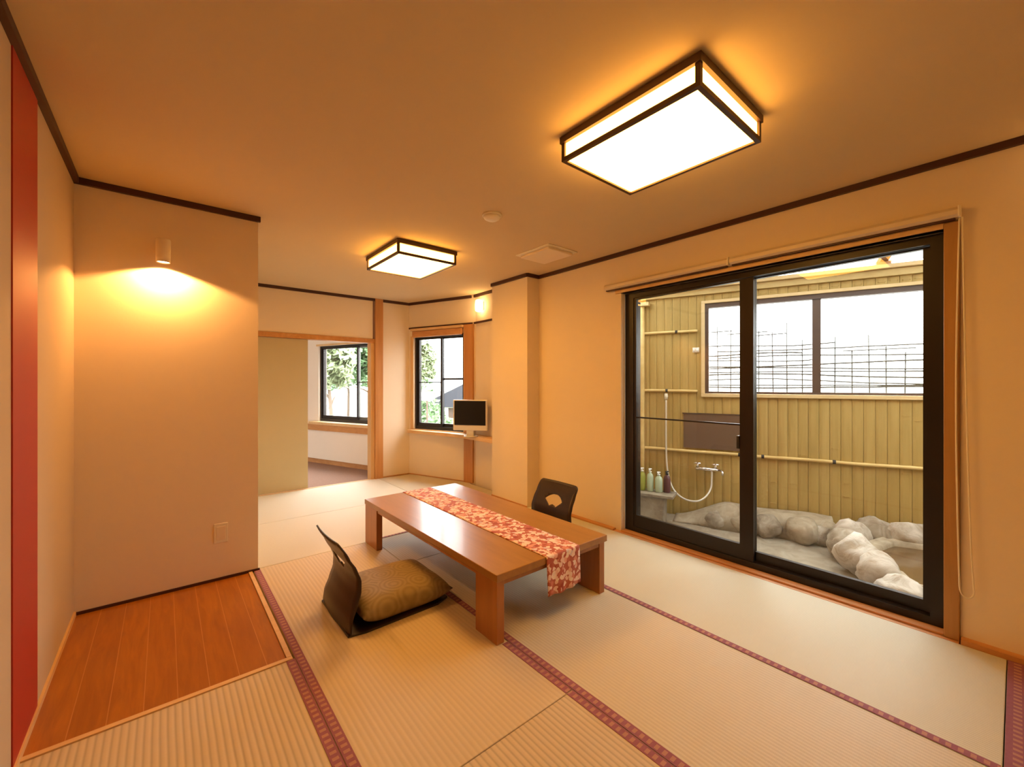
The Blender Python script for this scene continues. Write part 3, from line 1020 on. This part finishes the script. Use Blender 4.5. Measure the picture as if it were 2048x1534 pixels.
# ------------------------------------------------------------------ courtyard
FA = Vector((4.39, 2.08))
FD = Vector((0.335, -0.942)).normalized()
FN = Vector((-FD.y, FD.x)) * -1     # towards the house
if FN.x > 0:
    FN = -FN
def fp(s, n, z=None):
    p = FA + FD * s + FN * n
    return (p.x, p.y) if z is None else Vector((p.x, p.y, z))
def fb(b, s0, s1, n0, n1, z0, z1):
    pts = [fp(s0, n0), fp(s1, n0), fp(s1, n1), fp(s0, n1)]
    return b.hexa(pts, z0, z1)
GZ = -0.15
struct('floor_courtyard', B().hexa([(3.2, -1.6), (5.9, -1.6), (4.0, 3.4), (3.2, 3.4)], GZ - 0.1, GZ), 'concrete', 'grey stone paving of the bath courtyard')

p = fp(0.4, 0)
fence = thing('bamboo_fence', 'yellow bamboo screen wall behind the bath with horizontal poles', 'fence', (p[0], p[1], GZ))
S0, S1 = -1.0, 3.2
WS0, WS1, WZ0, WZ1 = -0.02, 2.0, 1.165, 2.105
b = B()
def slats(b, s0, s1, z0, z1, w=0.082):
    n = max(1, round((s1 - s0) / w))
    w = (s1 - s0) / n
    for i in range(n):
        a = s0 + i * w
        g = 0.0012
        q = random.uniform(-0.002, 0.002)
        sec = [(a + g, -0.02), (a + g, 0.013 + q), (a + w * 0.25, 0.018 + q), (a + w * 0.75, 0.018 + q), (a + w - g, 0.013 + q), (a + w - g, -0.02)]
        b.hexa([fp(s, nn) for s, nn in sec], z0, z1)
        for k in range(random.choice((0, 1, 1, 2))):
            zz = random.uniform(z0 + 0.05, z1 - 0.05)
            b.hexa([fp(s, nn) for s, nn in ((a + g, 0.008), (a + w * 0.25, 0.0225 + q), (a + w * 0.75, 0.0225 + q), (a + w - g, 0.008))], zz, zz + 0.010)
slats(b, S0, WS0, GZ, 2.2)
slats(b, WS0, WS1, GZ, WZ0 - 0.03)
slats(b, WS1, S1, GZ, 2.2)
slats(b, WS0, WS1, WZ1 + 0.005, 2.2)
fb(b, S0, S1, -0.045, -0.025, GZ, WZ0 - 0.03)
fb(b, S0, WS0, -0.045, -0.025, WZ0 - 0.03, 2.2)
fb(b, WS0, WS1, -0.045, -0.025, WZ1 + 0.005, 2.2)
fb(b, WS1, S1, -0.045, -0.025, WZ0 - 0.03, 2.2)
make('slat_panel', b, 'bamboo', fence)
b = B()
# side screen returning to the house
q0, q1 = fp(S0, 0.0), (3.21, 2.75)
dirv = (Vector(q1) - Vector(q0))
n = 12
for i in range(n):
    a = Vector(q0) + dirv * (i / n + 0.004)
    c = Vector(q0) + dirv * ((i + 1) / n - 0.004)
    nn = Vector((-dirv.y, dirv.x)).normalized() * 0.02
    b.hexa([tuple(a), tuple(c), tuple(c + nn), tuple(a + nn)], GZ, 2.25)
make('side_panel', b, 'bamboo', fence)
b = B()  # unseen end screen, added to keep daylight out of the open courtyard end
q0, q1 = fp(S1, 0.0), (3.21, -1.45)
dirv = (Vector(q1) - Vector(q0))
n = 26
for i in range(n):
    a = Vector(q0) + dirv * (i / n + 0.002)
    c = Vector(q0) + dirv * ((i + 1) / n - 0.002)
    nn = Vector((-dirv.y, dirv.x)).normalized() * 0.02
    b.hexa([tuple(a), tuple(c), tuple(c + nn), tuple(a + nn)], GZ, 2.25)
make('side_panel', b, 'bamboo', fence)
def pole(s0, s1, z, r=0.017, n=0.04, knots=()):
    bb = B()
    pts, rs = [], []
    N = max(6, int((s1 - s0) / 0.05))
    for i in range(N + 1):
        s = s0 + (s1 - s0) * i / N
        pts.append(fp(s, n, z + 0.002 * math.sin(s * 9)))
        rs.append(r * (1.08 if i % 6 == 3 else 1.0))
    bb.tube(pts, r, 10, rs)
    o = make('pole', bb, 'bamboo_pole', fence)
    for k in knots:
        kb = B().tube([fp(k - 0.012, n, z), fp(k + 0.012, n, z)], r * 1.25, 10)
        make('lashing', kb, 'wire', o)
pole(S0, 3.1, 0.552, 0.015, 0.036, (-0.66, 0.30, 0.50, 1.06, 2.0))
pole(S0, -0.09, 1.828, 0.014, 0.036, (-0.67, -0.30))
pole(S0, -0.09, 1.192, 0.014, 0.036, (-0.67, -0.40))
b = B().tube([fp(-0.665, 0.055, GZ), fp(-0.665, 0.055, 0.6), fp(-0.665, 0.055, 1.4), fp(-0.665, 0.055, 2.13)], 0.032, 14)
make('corner_post', b, 'bamboo_pole', fence)
b = B(); fb(b, -0.71, -0.58, 0.02, 0.10, 2.13, 2.17)
make('post_cap', b, 'casing_cream', fence, bevel=0.004)
b = B(); fb(b, -0.055, WS1 + 0.06, 0.020, 0.045, WZ0 - 0.035, WZ0); fb(b, -0.055, WS1 + 0.06, 0.020, 0.04, WZ1, WZ1 + 0.03); fb(b, -0.055, WS0, 0.020, 0.04, WZ0, WZ1); fb(b, WS1, WS1 + 0.06, 0.020, 0.04, WZ0, WZ1)
make('window_casing', b, 'casing_cream', fence, bevel=0.003)

# window in the fence
p = fp(0.97, 0)
w3 = struct_root('window_3', 'brown framed sliding window in the bamboo screen wall', (p[0], p[1], WZ0))
b = B()
fb(b, WS0, WS0 + 0.035, -0.05, 0.019, WZ0, WZ1)
fb(b, WS1 - 0.035, WS1, -0.05, 0.019, WZ0, WZ1)
fb(b, WS0 + 0.035, WS1 - 0.035, -0.05, 0.019, WZ0, WZ0 + 0.022)
fb(b, WS0 + 0.035, WS1 - 0.035, -0.05, 0.019, WZ1 - 0.045, WZ1)
make('frame', b, 'dark_frame', w3)
b = B(); fb(b, 0.90, 0.965, -0.03, 0.01, WZ0 + 0.0225, WZ1 - 0.0455)
make('meeting_stile', b, 'dark_frame', w3)
for a, c in ((WS0 + 0.036, 0.899), (0.966, WS1 - 0.036)):
    b = B(); fb(b, a, c, -0.012, -0.008, WZ0 + 0.0225, WZ1 - 0.0455)
    make('pane', b, 'glass', w3)

# wire trellis outside the fence window
b = B()
rs = random.Random(5)
TN = -0.55
vs_ = [(-0.35 + 0.135 * i) for i in range(23)]
for i, s in enumerate(vs_):
    top = (1.90 if s < 0.75 else 1.66) + rs.uniform(-0.10, 0.10)
    b.tube([fp(s, TN, GZ), fp(s + rs.uniform(-.006, .006), TN, 1.2), fp(s + rs.uniform(-.008, .008), TN, top)], 0.006, 5)
for k in range(12):
    z = 1.22 + 0.042 * k + rs.uniform(-0.012, 0.012)
    sag = rs.uniform(-0.02, 0.03)
    ext = (vs_[0], vs_[-1]) if k < 7 else ((vs_[0], vs_[9 + k % 3]) if k % 2 else (vs_[3], vs_[-1 - k % 4]))
    pts = []
    for i in range(13):
        q = i / 12
        pts.append(fp(ext[0] + (ext[1] - ext[0]) * q, TN + 0.004, z + sag * math.sin(q * PI * 2) + rs.uniform(-.003, .003)))
    b.tube(pts, 0.0070 if k % 3 else 0.0085, 5)
for s_a, s_b, z in ((0.15, 0.55, 1.83), (0.42, 0.72, 1.80), (-0.2, 0.2, 1.86), (1.2, 1.75, 1.60), (1.9, 2.3, 1.56)):
    b.tube([fp(s_a, TN + .004, z), fp(s_b, TN + .004, z + 0.01)], 0.006, 5)
tag(make('wire_trellis', b, 'wire'), 'dark wire trellis standing outside the window of the bamboo screen', 'trellis')

# clouded mirror board on the fence
b = B(); fb(b, -0.23, 0.36, 0.020, 0.032, 0.585, 0.945)
t = thing('wall_mirror', 'clouded wash mirror hanging on the bamboo screen above the tap', 'mirror', tuple(fp(0.06, 0.03)) + (0.585,))
make('mirror_plate', b, 'mirror', t, bevel=0.002)
b = B(); fb(b, -0.24, 0.37, 0.020, 0.036, 0.946, 0.958)
make('top_strip', b, 'dark_frame', t)

# beam, roof
p = fp(1, 0)
rf = thing('courtyard_roof', 'weathered beam, rafters and clear corrugated sheets roofing the courtyard', 'roof', (p[0], p[1], 2.2))
b = B(); fb(b, S0, S1, -0.06, 0.05, 2.201, 2.262)
make('beam', b, 'beam', rf, bevel=0.004)
b = B(); fb(b, S0, S1, -0.05, 0.09, 2.264, 2.300)
make('cap_beam', b, 'casing_cream', rf, bevel=0.004)
def house_hit(s):
    a = Vector(fp(s, 0.0))
    k = (a.x - 3.22) / -FN.x
    return k
def roofz(n, s):
    return 2.345 + 0.16 * n
for s in (-0.35, 0.50, 1.40, 2.3):
    L = house_hit(s)
    bb = B().bar(fp(s, -0.10, 2.325), fp(s, L, 2.325 + 0.16 * L), 0.055, 0.048)
    make('rafter', bb, 'rafter', rf)
    k = B(); k.bar(fp(s - 0.05, 0.02, 2.315), fp(s + 0.05, 0.02, 2.315), 0.10, 0.028)
    make('rafter_bracket', k, 'sill_wood', rf)
for kk in range(3):
    nn = 0.15 + 0.42 * kk
    bb = B().bar(fp(S0, nn, 2.356 + 0.16 * nn), fp(S1, nn, 2.356 + 0.16 * nn), 0.030, 0.014)
    make('batten', bb, 'rafter', rf)
b = B()
ns = int((S1 - S0) / 0.008)
rows = []
for j in range(2):
    row = []
    for i in range(ns + 1):
        s = S0 + (S1 - S0) * i / ns
        n = -0.12 if j == 0 else house_hit(s)
        row.append(b.b.verts.new(fp(s, n, 2.374 + 0.16 * n + 0.009 * math.sin(2 * PI * s / 0.064))))
    rows.append(row)
for i in range(ns):
    b.b.faces.new((rows[0][i], rows[0][i + 1], rows[1][i + 1], rows[1][i])).smooth = True
make('corrugated_sheet', b, 'roof_sheet', rf, solid=0.002)

# stone curb along the fence
t = thing('stone_curb', 'low mortared stone curb along the foot of the bamboo screen', 'curb', tuple(fp(0.4, 0.15)) + (GZ,))
b = B()
N = 26
rows = []
for i in range(N + 1):
    s = -0.30 + (1.04 + 0.30) * i / N
    q_ = max(0.0, min(1.0, (s + 0.32) / 0.55))
    top = GZ + 0.02 + (0.185 + 0.02 * noise.noise(Vector((s * 3, 1, 0)))) * q_ * q_ * (3 - 2 * q_)
    wd = 0.26 + 0.04 * noise.noise(Vector((s * 2.3, 5, 0)))
    prof = [(0.030, GZ), (0.030, top), (0.08, top + 0.01), (wd * 0.6, top - 0.005), (wd * 0.9, max(GZ + 0.004, top - 0.06)), (wd + 0.03, GZ)]
    rows.append([b.b.verts.new(fp(s, n, z)) for n, z in prof])
for a, c in zip(rows, rows[1:]):
    for k in range(5):
        b.b.faces.new((a[k], a[k + 1], c[k + 1], c[k])).smooth = True
    b.b.faces.new((a[5], a[0], c[0], c[5]))
b.b.faces.new(rows[0][::-1]); b.b.faces.new(rows[-1])
make('mortar', b, 'curb', t)
for i, (s, n, r) in enumerate(((0.34, 0.23, 0.10), (0.53, 0.25, 0.115), (0.80, 0.26, 0.13), (0.95, 0.24, 0.09), (0.98, 0.15, 0.105), (0.10, 0.22, 0.09))):
    p = fp(s, n, GZ + r * 0.72)
    make('rock', B().rock(p, (r * 1.05, r * 1.1, r), i + 3, i * 1.3, 3, 0.25), 'rock' if i % 2 else 'curb', t)

# rock bath
t = thing('rock_bath', 'open air bath ringed with pale rocks and filled with brown water', 'bath', (4.2, 0.3, GZ))
wp = [(3.72, -0.5), (4.95, -0.5), (4.72, 0.35), (4.58, 0.66), (4.30, 0.72), (3.95, 0.58), (3.72, 0.42)]
make('water', B().hexa(wp, GZ + 0.002, -0.055), 'water', t)
b = B()
N = 60
ring = []
# mortar rim following the water outline
cx, cyy = 4.3, 0.0
def along(poly, q):
    L = [(Vector(poly[i]), Vector(poly[(i + 1) % len(poly)])) for i in range(len(poly))]
    tot = sum((b_ - a_).length for a_, b_ in L)
    d = q * tot
    for a_, b_ in L:
        l = (b_ - a_).length
        if d <= l:
            return a_ + (b_ - a_) * (d / l)
        d -= l
    return L[-1][1]
for i in range(N):
    p = along(wp, i / N)
    c = (p - Vector((cx, cyy)))
    nrm = c.normalized()
    w = 0.13 + 0.03 * noise.noise(Vector((i * 0.4, 0, 0)))
    tz_ = 0.0 + 0.03 * noise.noise(Vector((i * 0.5, 3, 0)))
    pi, po = p - nrm * 0.02, p + nrm * w
    ring.append([b.b.verts.new((pi.x, pi.y, GZ)), b.b.verts.new((pi.x, pi.y, tz_ - 0.02)), b.b.verts.new(((pi.x + po.x) / 2, (pi.y + po.y) / 2, tz_)), b.b.verts.new((po.x, po.y, GZ))])
for i in range(N):
    a, c = ring[i], ring[(i + 1) % N]
    for k in range(3):
        b.b.faces.new((a[k], a[k + 1], c[k + 1], c[k])).smooth = True
    b.b.faces.new((a[3], a[0], c[0], c[3]))
make('mortar_rim', b, 'curb', t)
rocks = [  # x, y, z, rx, ry, rz, pale
    (3.60, 0.20, -0.05, 0.13, 0.20, 0.12, 1), (3.60, 0.47, -0.06, 0.14, 0.14, 0.10, 1), (3.80, 0.62, -0.04, 0.14, 0.12, 0.13, 1),
    (4.00, 0.76, -0.02, 0.15, 0.13, 0.15, 1), (4.22, 0.88, -0.03, 0.15, 0.12, 0.12, 0), (4.46, 0.90, -0.01, 0.15, 0.11, 0.13, 1),
    (4.66, 0.78, 0.0, 0.085, 0.14, 0.13, 0), (4.73, 0.56, 0.02, 0.08, 0.17, 0.11, 1), (4.83, 0.22, 0.02, 0.085, 0.19, 0.12, 0),
    (4.93, -0.18, 0.0, 0.085, 0.20, 0.12, 1), (3.58, -0.22, -0.05, 0.14, 0.20, 0.12, 0),
    (3.40, 0.40, -0.09, 0.11, 0.14, 0.075, 0)]
for i, (x, y, z, rx, ry, rz, pl) in enumerate(rocks):
    make('rock', B().rock((x, y, z), (rx, ry, rz), i + 20, 0.3 * ((i * 7) % 5 - 2), 3, 0.32), 'rock_pale' if pl else 'rock', t)

# shelf with bottles
t = thing('stone_ledge', 'dark stone ledge carrying the wash bottles at the left of the screen', 'ledge', tuple(fp(-0.62, 0.22)) + (GZ,))
b = B(); fb(b, -0.95, -0.34, 0.34, 0.50, GZ, 0.135)
make('support', b, 'concrete', t, bevel=0.01)
b = B(); fb(b, -0.98, -0.25, 0.30, 0.53, 0.136, 0.165)
make('slab', b, 'concrete', t, bevel=0.006)
def bottle(s, n, h, r, mat, label, cap='white'):
    p = fp(s, n, 0.165)
    o = thing('pump_bottle', label, 'bottle', tuple(p), 0, 'wash bottles on the stone ledge')
    make('body', B().lathe((0, 0, 0), [(r * 0.9, 0), (r, 0.008), (r, h * 0.66), (r * 0.8, h * 0.76), (r * 0.38, h * 0.82), (r * 0.38, h * 0.86)], 18), mat, o, local=True)
    pb = B().lathe((0, 0, h * 0.861), [(r * 0.45, 0), (r * 0.45, h * 0.05), (r * 0.14, h * 0.06), (r * 0.14, h * 0.12), (r * 0.5, h * 0.125), (r * 0.5, h * 0.16)], 14)
    pb.bar((0, 0, h * 1.0), (-r * 1.3, -r * 0.5, h * 0.99), 0.012, 0.010)
    make('pump', pb, cap, o, local=True)
bottle(-0.575, 0.40, 0.225, 0.034, 'bottle_lime', 'yellow green pump bottle half hidden by the door frame')
bottle(-0.495, 0.40, 0.225, 0.033, 'bottle_pale', 'taller pale green pump bottle on the stone ledge')
bottle(-0.410, 0.40, 0.20, 0.036, 'bottle_pale', 'shorter pale green pump bottle next to the maroon one')
bottle(-0.335, 0.37, 0.21, 0.035, 'bottle_maroon', 'maroon pump bottle beside the shower hose', 'black_plastic')

# tap and shower hose
tp = thing('shower_tap', 'chrome wall tap with cross handles below the clouded mirror', 'tap', tuple(fp(0.0, 0.03)) + (0.36,))
b = B().tube([fp(-0.10, 0.085, 0.385), fp(0.11, 0.085, 0.385)], 0.017, 12)
b.tube([fp(-0.06, 0.02, 0.385), fp(-0.06, 0.085, 0.385)], 0.016, 10).tube([fp(0.06, 0.02, 0.385), fp(0.06, 0.085, 0.385)], 0.016, 10)
make('body', b, 'chrome', tp)
for s in (-0.085, 0.085):
    c = fp(s, 0.085, 0.402)
    hb = B().tube([c, c + Vector((0, 0, 0.035))], 0.012, 10)
    for a in range(2):
        d = Vector((math.cos(a * PI / 2 + 0.4), math.sin(a * PI / 2 + 0.4), 0)) * 0.032
        hb.tube([c + Vector((0, 0, 0.038)) - d, c + Vector((0, 0, 0.038)) + d], 0.0085, 8)
    make('handle', hb, 'chrome', tp)
b = B().tube([fp(0.11, 0.085, 0.385), fp(0.15, 0.11, 0.385), fp(0.155, 0.15, 0.38), fp(0.155, 0.16, 0.35)], 0.011, 10)
make('spout', b, 'chrome', tp)

sh = thing('shower_hose', 'pale shower hose looping from the screen wall down to the chrome tap', 'shower hose', tuple(fp(-0.40, 0.06)) + (0.0,))
pts = [(-0.40, 0.068, 1.09), (-0.40, 0.070, 0.9), (-0.40, 0.070, 0.6), (-0.395, 0.070, 0.42), (-0.37, 0.09, 0.27), (-0.31, 0.16, 0.155), (-0.22, 0.22, 0.095), (-0.13, 0.24, 0.075), (-0.05, 0.22, 0.085), (0.01, 0.17, 0.13), (0.045, 0.11, 0.20), (0.05, 0.088, 0.28), (0.05, 0.085, 0.364)]
def smooth(pts, n=6):
    out = []
    P = [Vector(p) for p in pts]
    for i in range(len(P) - 1):
        p0, p1, p2, p3 = P[max(i - 1, 0)], P[i], P[i + 1], P[min(i + 2, len(P) - 1)]
        for k in range(n):
            t_ = k / n
            out.append(0.5 * ((2 * p1) + (p2 - p0) * t_ + (2 * p0 - 5 * p1 + 4 * p2 - p3) * t_ ** 2 + (3 * p1 - p0 - 3 * p2 + p3) * t_ ** 3))
    out.append(P[-1])
    return out
make('hose', B().tube([fp(q.x, q.y, q.z) for q in smooth(pts)], 0.009, 10), 'hose', sh)
b = B().tube([fp(-0.40, 0.030, 1.13), fp(-0.40, 0.07, 1.135)], 0.016, 10).tube([fp(-0.40, 0.068, 1.10), fp(-0.40, 0.072, 1.16)], 0.017, 10)
make('holder', b, 'cream_plastic', sh)
b = B()
fb(b, -0.135, -0.115, 0.019, 0.05, 1.615, 1.645); fb(b, -0.10, -0.08, 0.019, 0.05, 1.615, 1.645); fb(b, -0.14, -0.075, 0.019, 0.028, 1.60, 1.65)
tag(make('wall_hook', b, 'white', bevel=0.002), 'small white double hook on the bamboo screen left of its window', 'hook')

# ------------------------------------------------------------------ outdoors
GO = -1.3
struct('ground_outside', B().box(-60, 80, 8, 120, GO - 0.4, GO).box(3.4, 80, 4.6, 8, GO - 0.4, GO).box(6.2, 80, -60, 4.6, GO - 0.4, GO), 'gravel', 'pale bright ground outside the windows')
def cam_pt(px, depth, z):
    r = (px - 1024) / F_PX * depth
    return Vector((math.sin(YAW) * depth + math.cos(YAW) * r, math.cos(YAW) * depth - math.sin(YAW) * r, z))
def tree(px, d, h0, h1, rad, mat, label, seed, n=5200, leaf=0.17):
    base = cam_pt(px, d, GO)
    r = random.Random(seed)
    t = thing('tree', label, 'tree', tuple(base), 0, 'trees outside the windows')
    hz = h1 - GO
    pts = [Vector((0, 0, 0)), Vector((0.05, 0.03, hz * 0.3)), Vector((-0.04, 0.06, hz * 0.6)), Vector((0.02, 0, hz * 0.9))]
    tb = B().tube(pts, 0.1, 8, [0.08, 0.07, 0.05, 0.02])
    for k in range(6):
        a = k * 1.1 + seed
        z = hz * (0.35 + 0.08 * k)
        tb.tube([Vector((0, 0.03, z)), Vector((math.cos(a) * rad * 0.4, math.sin(a) * rad * 0.4, z + 0.3)), Vector((math.cos(a) * rad * 0.75, math.sin(a) * rad * 0.75, z + 0.45))], 0.04, 6, [0.05, 0.035, 0.015])
    make('trunk', tb, 'bark', t, local=True)
    cb = B()
    c0 = (h0 + h1) / 2 - GO
    hh = (h1 - h0) / 2
    blobs = [(Vector((r.uniform(-.6, .6) * rad, r.uniform(-.6, .6) * rad, c0 + r.uniform(-.65, .65) * hh)), r.uniform(0.35, 0.6)) for _ in range(30)]
    for i in range(n):
        c, q = blobs[i % len(blobs)]
        d_ = Vector((r.gauss(0, 1), r.gauss(0, 1), r.gauss(0, 1))).normalized()
        p = c + Vector((d_.x * rad * q, d_.y * rad * q, d_.z * hh * q)) * r.uniform(0.6, 1.0)
        a = Vector((r.gauss(0, 1), r.gauss(0, 1), r.gauss(0, 1))).normalized() * leaf
        e = a.orthogonal().normalized() * leaf * 0.55
        cb.b.faces.new([cb.b.verts.new(p + v) for v in (-a, -e, a, e)])
    make('crown', cb, mat, t, local=True)
tree(660, 15.5, 1.0, 3.4, 0.9, 'leaf_b', 'pale leafy tree at the left of the window beyond the doorway', 1)
tree(696, 26, 0.9, 5.2, 2.2, 'leaf_a', 'green leafy tree in the middle of the window beyond the doorway', 2)
tree(752, 19.5, 1.0, 4.4, 1.4, 'leaf_a', 'green leafy tree close to the post in the window beyond the doorway', 3)
tree(840, 26, 1.4, 3.9, 0.9, 'leaf_b', 'pale green tree in the left pane of the slanted window', 4)
def bush(px, d, h, rad, label, seed, mat='leaf_a'):
    base = cam_pt(px, d, GO)
    r = random.Random(seed)
    cb = B()
    for i in range(700):
        d_ = Vector((r.gauss(0, 1), r.gauss(0, 1), abs(r.gauss(0, 1)))).normalized()
        k = r.uniform(0.55, 1.0)
        p = base + Vector((d_.x * rad * k, d_.y * rad * k, 0.02 + d_.z * h * k))
        a = Vector((r.gauss(0, 1), r.gauss(0, 1), r.gauss(0, 1))).normalized() * 0.13
        e = a.orthogonal().normalized() * 0.08
        cb.b.faces.new([cb.b.verts.new(p + v + Vector((0, 0, 0.12))) for v in (-a, -e, a, e)])
    tag(make('bush', cb, mat, origin=tuple(base)), label, 'bush', 'bushes outside the slanted window')
bush(850, 19, 2.7, 0.75, 'dark green bush behind the white board', 11)
bush(878, 23.5, 1.3, 0.5, 'green bush left of the window mullion', 12)
bush(902, 20, 0.8, 0.5, 'low green bush in front of the grey roofed house', 13)
bush(934, 22, 1.1, 0.5, 'green bush behind the television', 14)
# lawn strip
a = [cam_pt(780, 17, 0), cam_pt(1000, 17, 0), cam_pt(1000, 34, 0), cam_pt(780, 34, 0)]
struct('ground_lawn', B().hexa([(v.x, v.y) for v in a], GO + 0.001, GO + 0.02), 'lawn', 'pale lawn strip below the bushes')
# house with a grey roof
hb = cam_pt(908, 30, GO)
t = thing('house', 'low house with a grey sloping roof in the right pane of the slanted window', 'house', tuple(hb), YAW * -1 + 0.15)
make('walls', B().box(-1.9, 2.9, -1.5, 1.5, 0.0, 0.979), 'white', t, local=True)
b = B()
ev = [b.b.verts.new(v) for v in ((-2.4, -1.9, 0.98), (3.4, -1.9, 0.98), (3.4, 1.9, 0.98), (-2.4, 1.9, 0.98))]
rv = [b.b.verts.new(v) for v in ((0.6, 0.0, 2.5), (1.6, 0.0, 2.5))]
b.b.faces.new(ev[::-1])
b.b.faces.new((ev[0], ev[1], rv[1], rv[0]))
b.b.faces.new((ev[1], ev[2], rv[1]))
b.b.faces.new((ev[2], ev[3], rv[0], rv[1]))
b.b.faces.new((ev[3], ev[0], rv[0]))
make('roof', b, 'tiles', t, local=True)
make('door', B().box(-0.4, 0.4, -1.53, -1.501, 0.0, 0.9), 'dark_frame', t, local=True)
# white board on a post
wb = cam_pt(854, 12, GO)
t = thing('notice_board', 'blank white board on a post in the left pane of the slanted window', 'board', tuple(wb), -YAW)
make('post', B().box(-0.02, 0.02, 0.0, 0.04, 0, 2.05), 'dark_frame', t, local=True)
make('board', B().box(-0.165, 0.165, -0.025, -0.001, 2.085 - 0.0, 2.32), 'white', t, local=True)
make('post_head', B().box(-0.02, 0.02, 0.0, 0.04, 2.051, 2.3), 'dark_frame', t, local=True)

# ------------------------------------------------------------------ light
w = bpy.data.worlds.new('overcast_sky')
sc.world = w
w.use_nodes = True
nt = w.node_tree
nt.nodes.clear()
bg = nt.nodes.new('ShaderNodeBackground')
wo = nt.nodes.new('ShaderNodeOutputWorld')
# overcast sky: three times brighter at the zenith than at the horizon
wt = nt.nodes.new('ShaderNodeTexCoord')
ws = nt.nodes.new('ShaderNodeSeparateXYZ')
wm = nt.nodes.new('ShaderNodeMath')
wm.operation = 'MAXIMUM'
wm.inputs[1].default_value = 0.0
wa = nt.nodes.new('ShaderNodeMath')
wa.operation = 'MULTIPLY_ADD'
wa.inputs[1].default_value = 20.0
wa.inputs[2].default_value = 6.5
nt.links.new(wt.outputs['Generated'], ws.inputs[0])
nt.links.new(ws.outputs[2], wm.inputs[0])
nt.links.new(wm.outputs[0], wa.inputs[0])
nt.links.new(wa.outputs[0], bg.inputs[1])
bg.inputs[0].default_value = (0.98, 0.99, 1.0, 1)
nt.links.new(bg.outputs[0], wo.inputs[0])

def spot(loc, power, size, blend, col, target=(0, 0, -1), radius=0.02):
    l = bpy.data.lights.new('down_light_beam', 'SPOT')
    l.energy = power
    l.spot_size = size
    l.spot_blend = blend
    l.color = col
    l.shadow_soft_size = radius
    o = bpy.data.objects.new('down_light_beam', l)
    C.objects.link(o)
    o.location = loc
    o.rotation_euler = Vector(target).to_track_quat('-Z', 'Y').to_euler()
spot((-0.006, YS - 0.075, 1.982), 40, math.radians(150), 0.18, (1, 0.46, 0.13), radius=0.012)

def portal(loc, nrm, sx, sy):
    l = bpy.data.lights.new('window_portal', 'AREA')
    l.shape = 'RECTANGLE'
    l.size, l.size_y = sx, sy
    l.cycles.is_portal = True
    o = bpy.data.objects.new('window_portal', l)
    C.objects.link(o)
    o.location = loc
    o.rotation_euler = Vector(nrm).to_track_quat('-Z', 'Z').to_euler()
for W in (W1, W2):
    p = sp((W[0] + W[1]) / 2, 0.16)
    portal((p[0], p[1], (W[2] + W[3]) / 2), (-SN.x, -SN.y, 0), W[1] - W[0], W[3] - W[2])

p = fp((WS0 + WS1) / 2, -0.07)
portal((p[0], p[1], (WZ0 + WZ1) / 2), (FN.x, FN.y, 0), WS1 - WS0, WZ1 - WZ0)

# ------------------------------------------------------------------ render settings that belong to the scene
sc.view_settings.view_transform = 'Standard'
sc.view_settings.look = 'None'
sc.view_settings.exposure = 0.0
sc.view_settings.gamma = 1.0
sc.view_settings.use_curve_mapping = False
cy = sc.cycles
cy.use_denoising = True
cy.max_bounces = 10
cy.diffuse_bounces = 6
cy.glossy_bounces = 4
cy.transparent_max_bounces = 16
cy.sample_clamp_indirect = 8.0
cy.caustics_reflective = False
cy.caustics_refractive = False
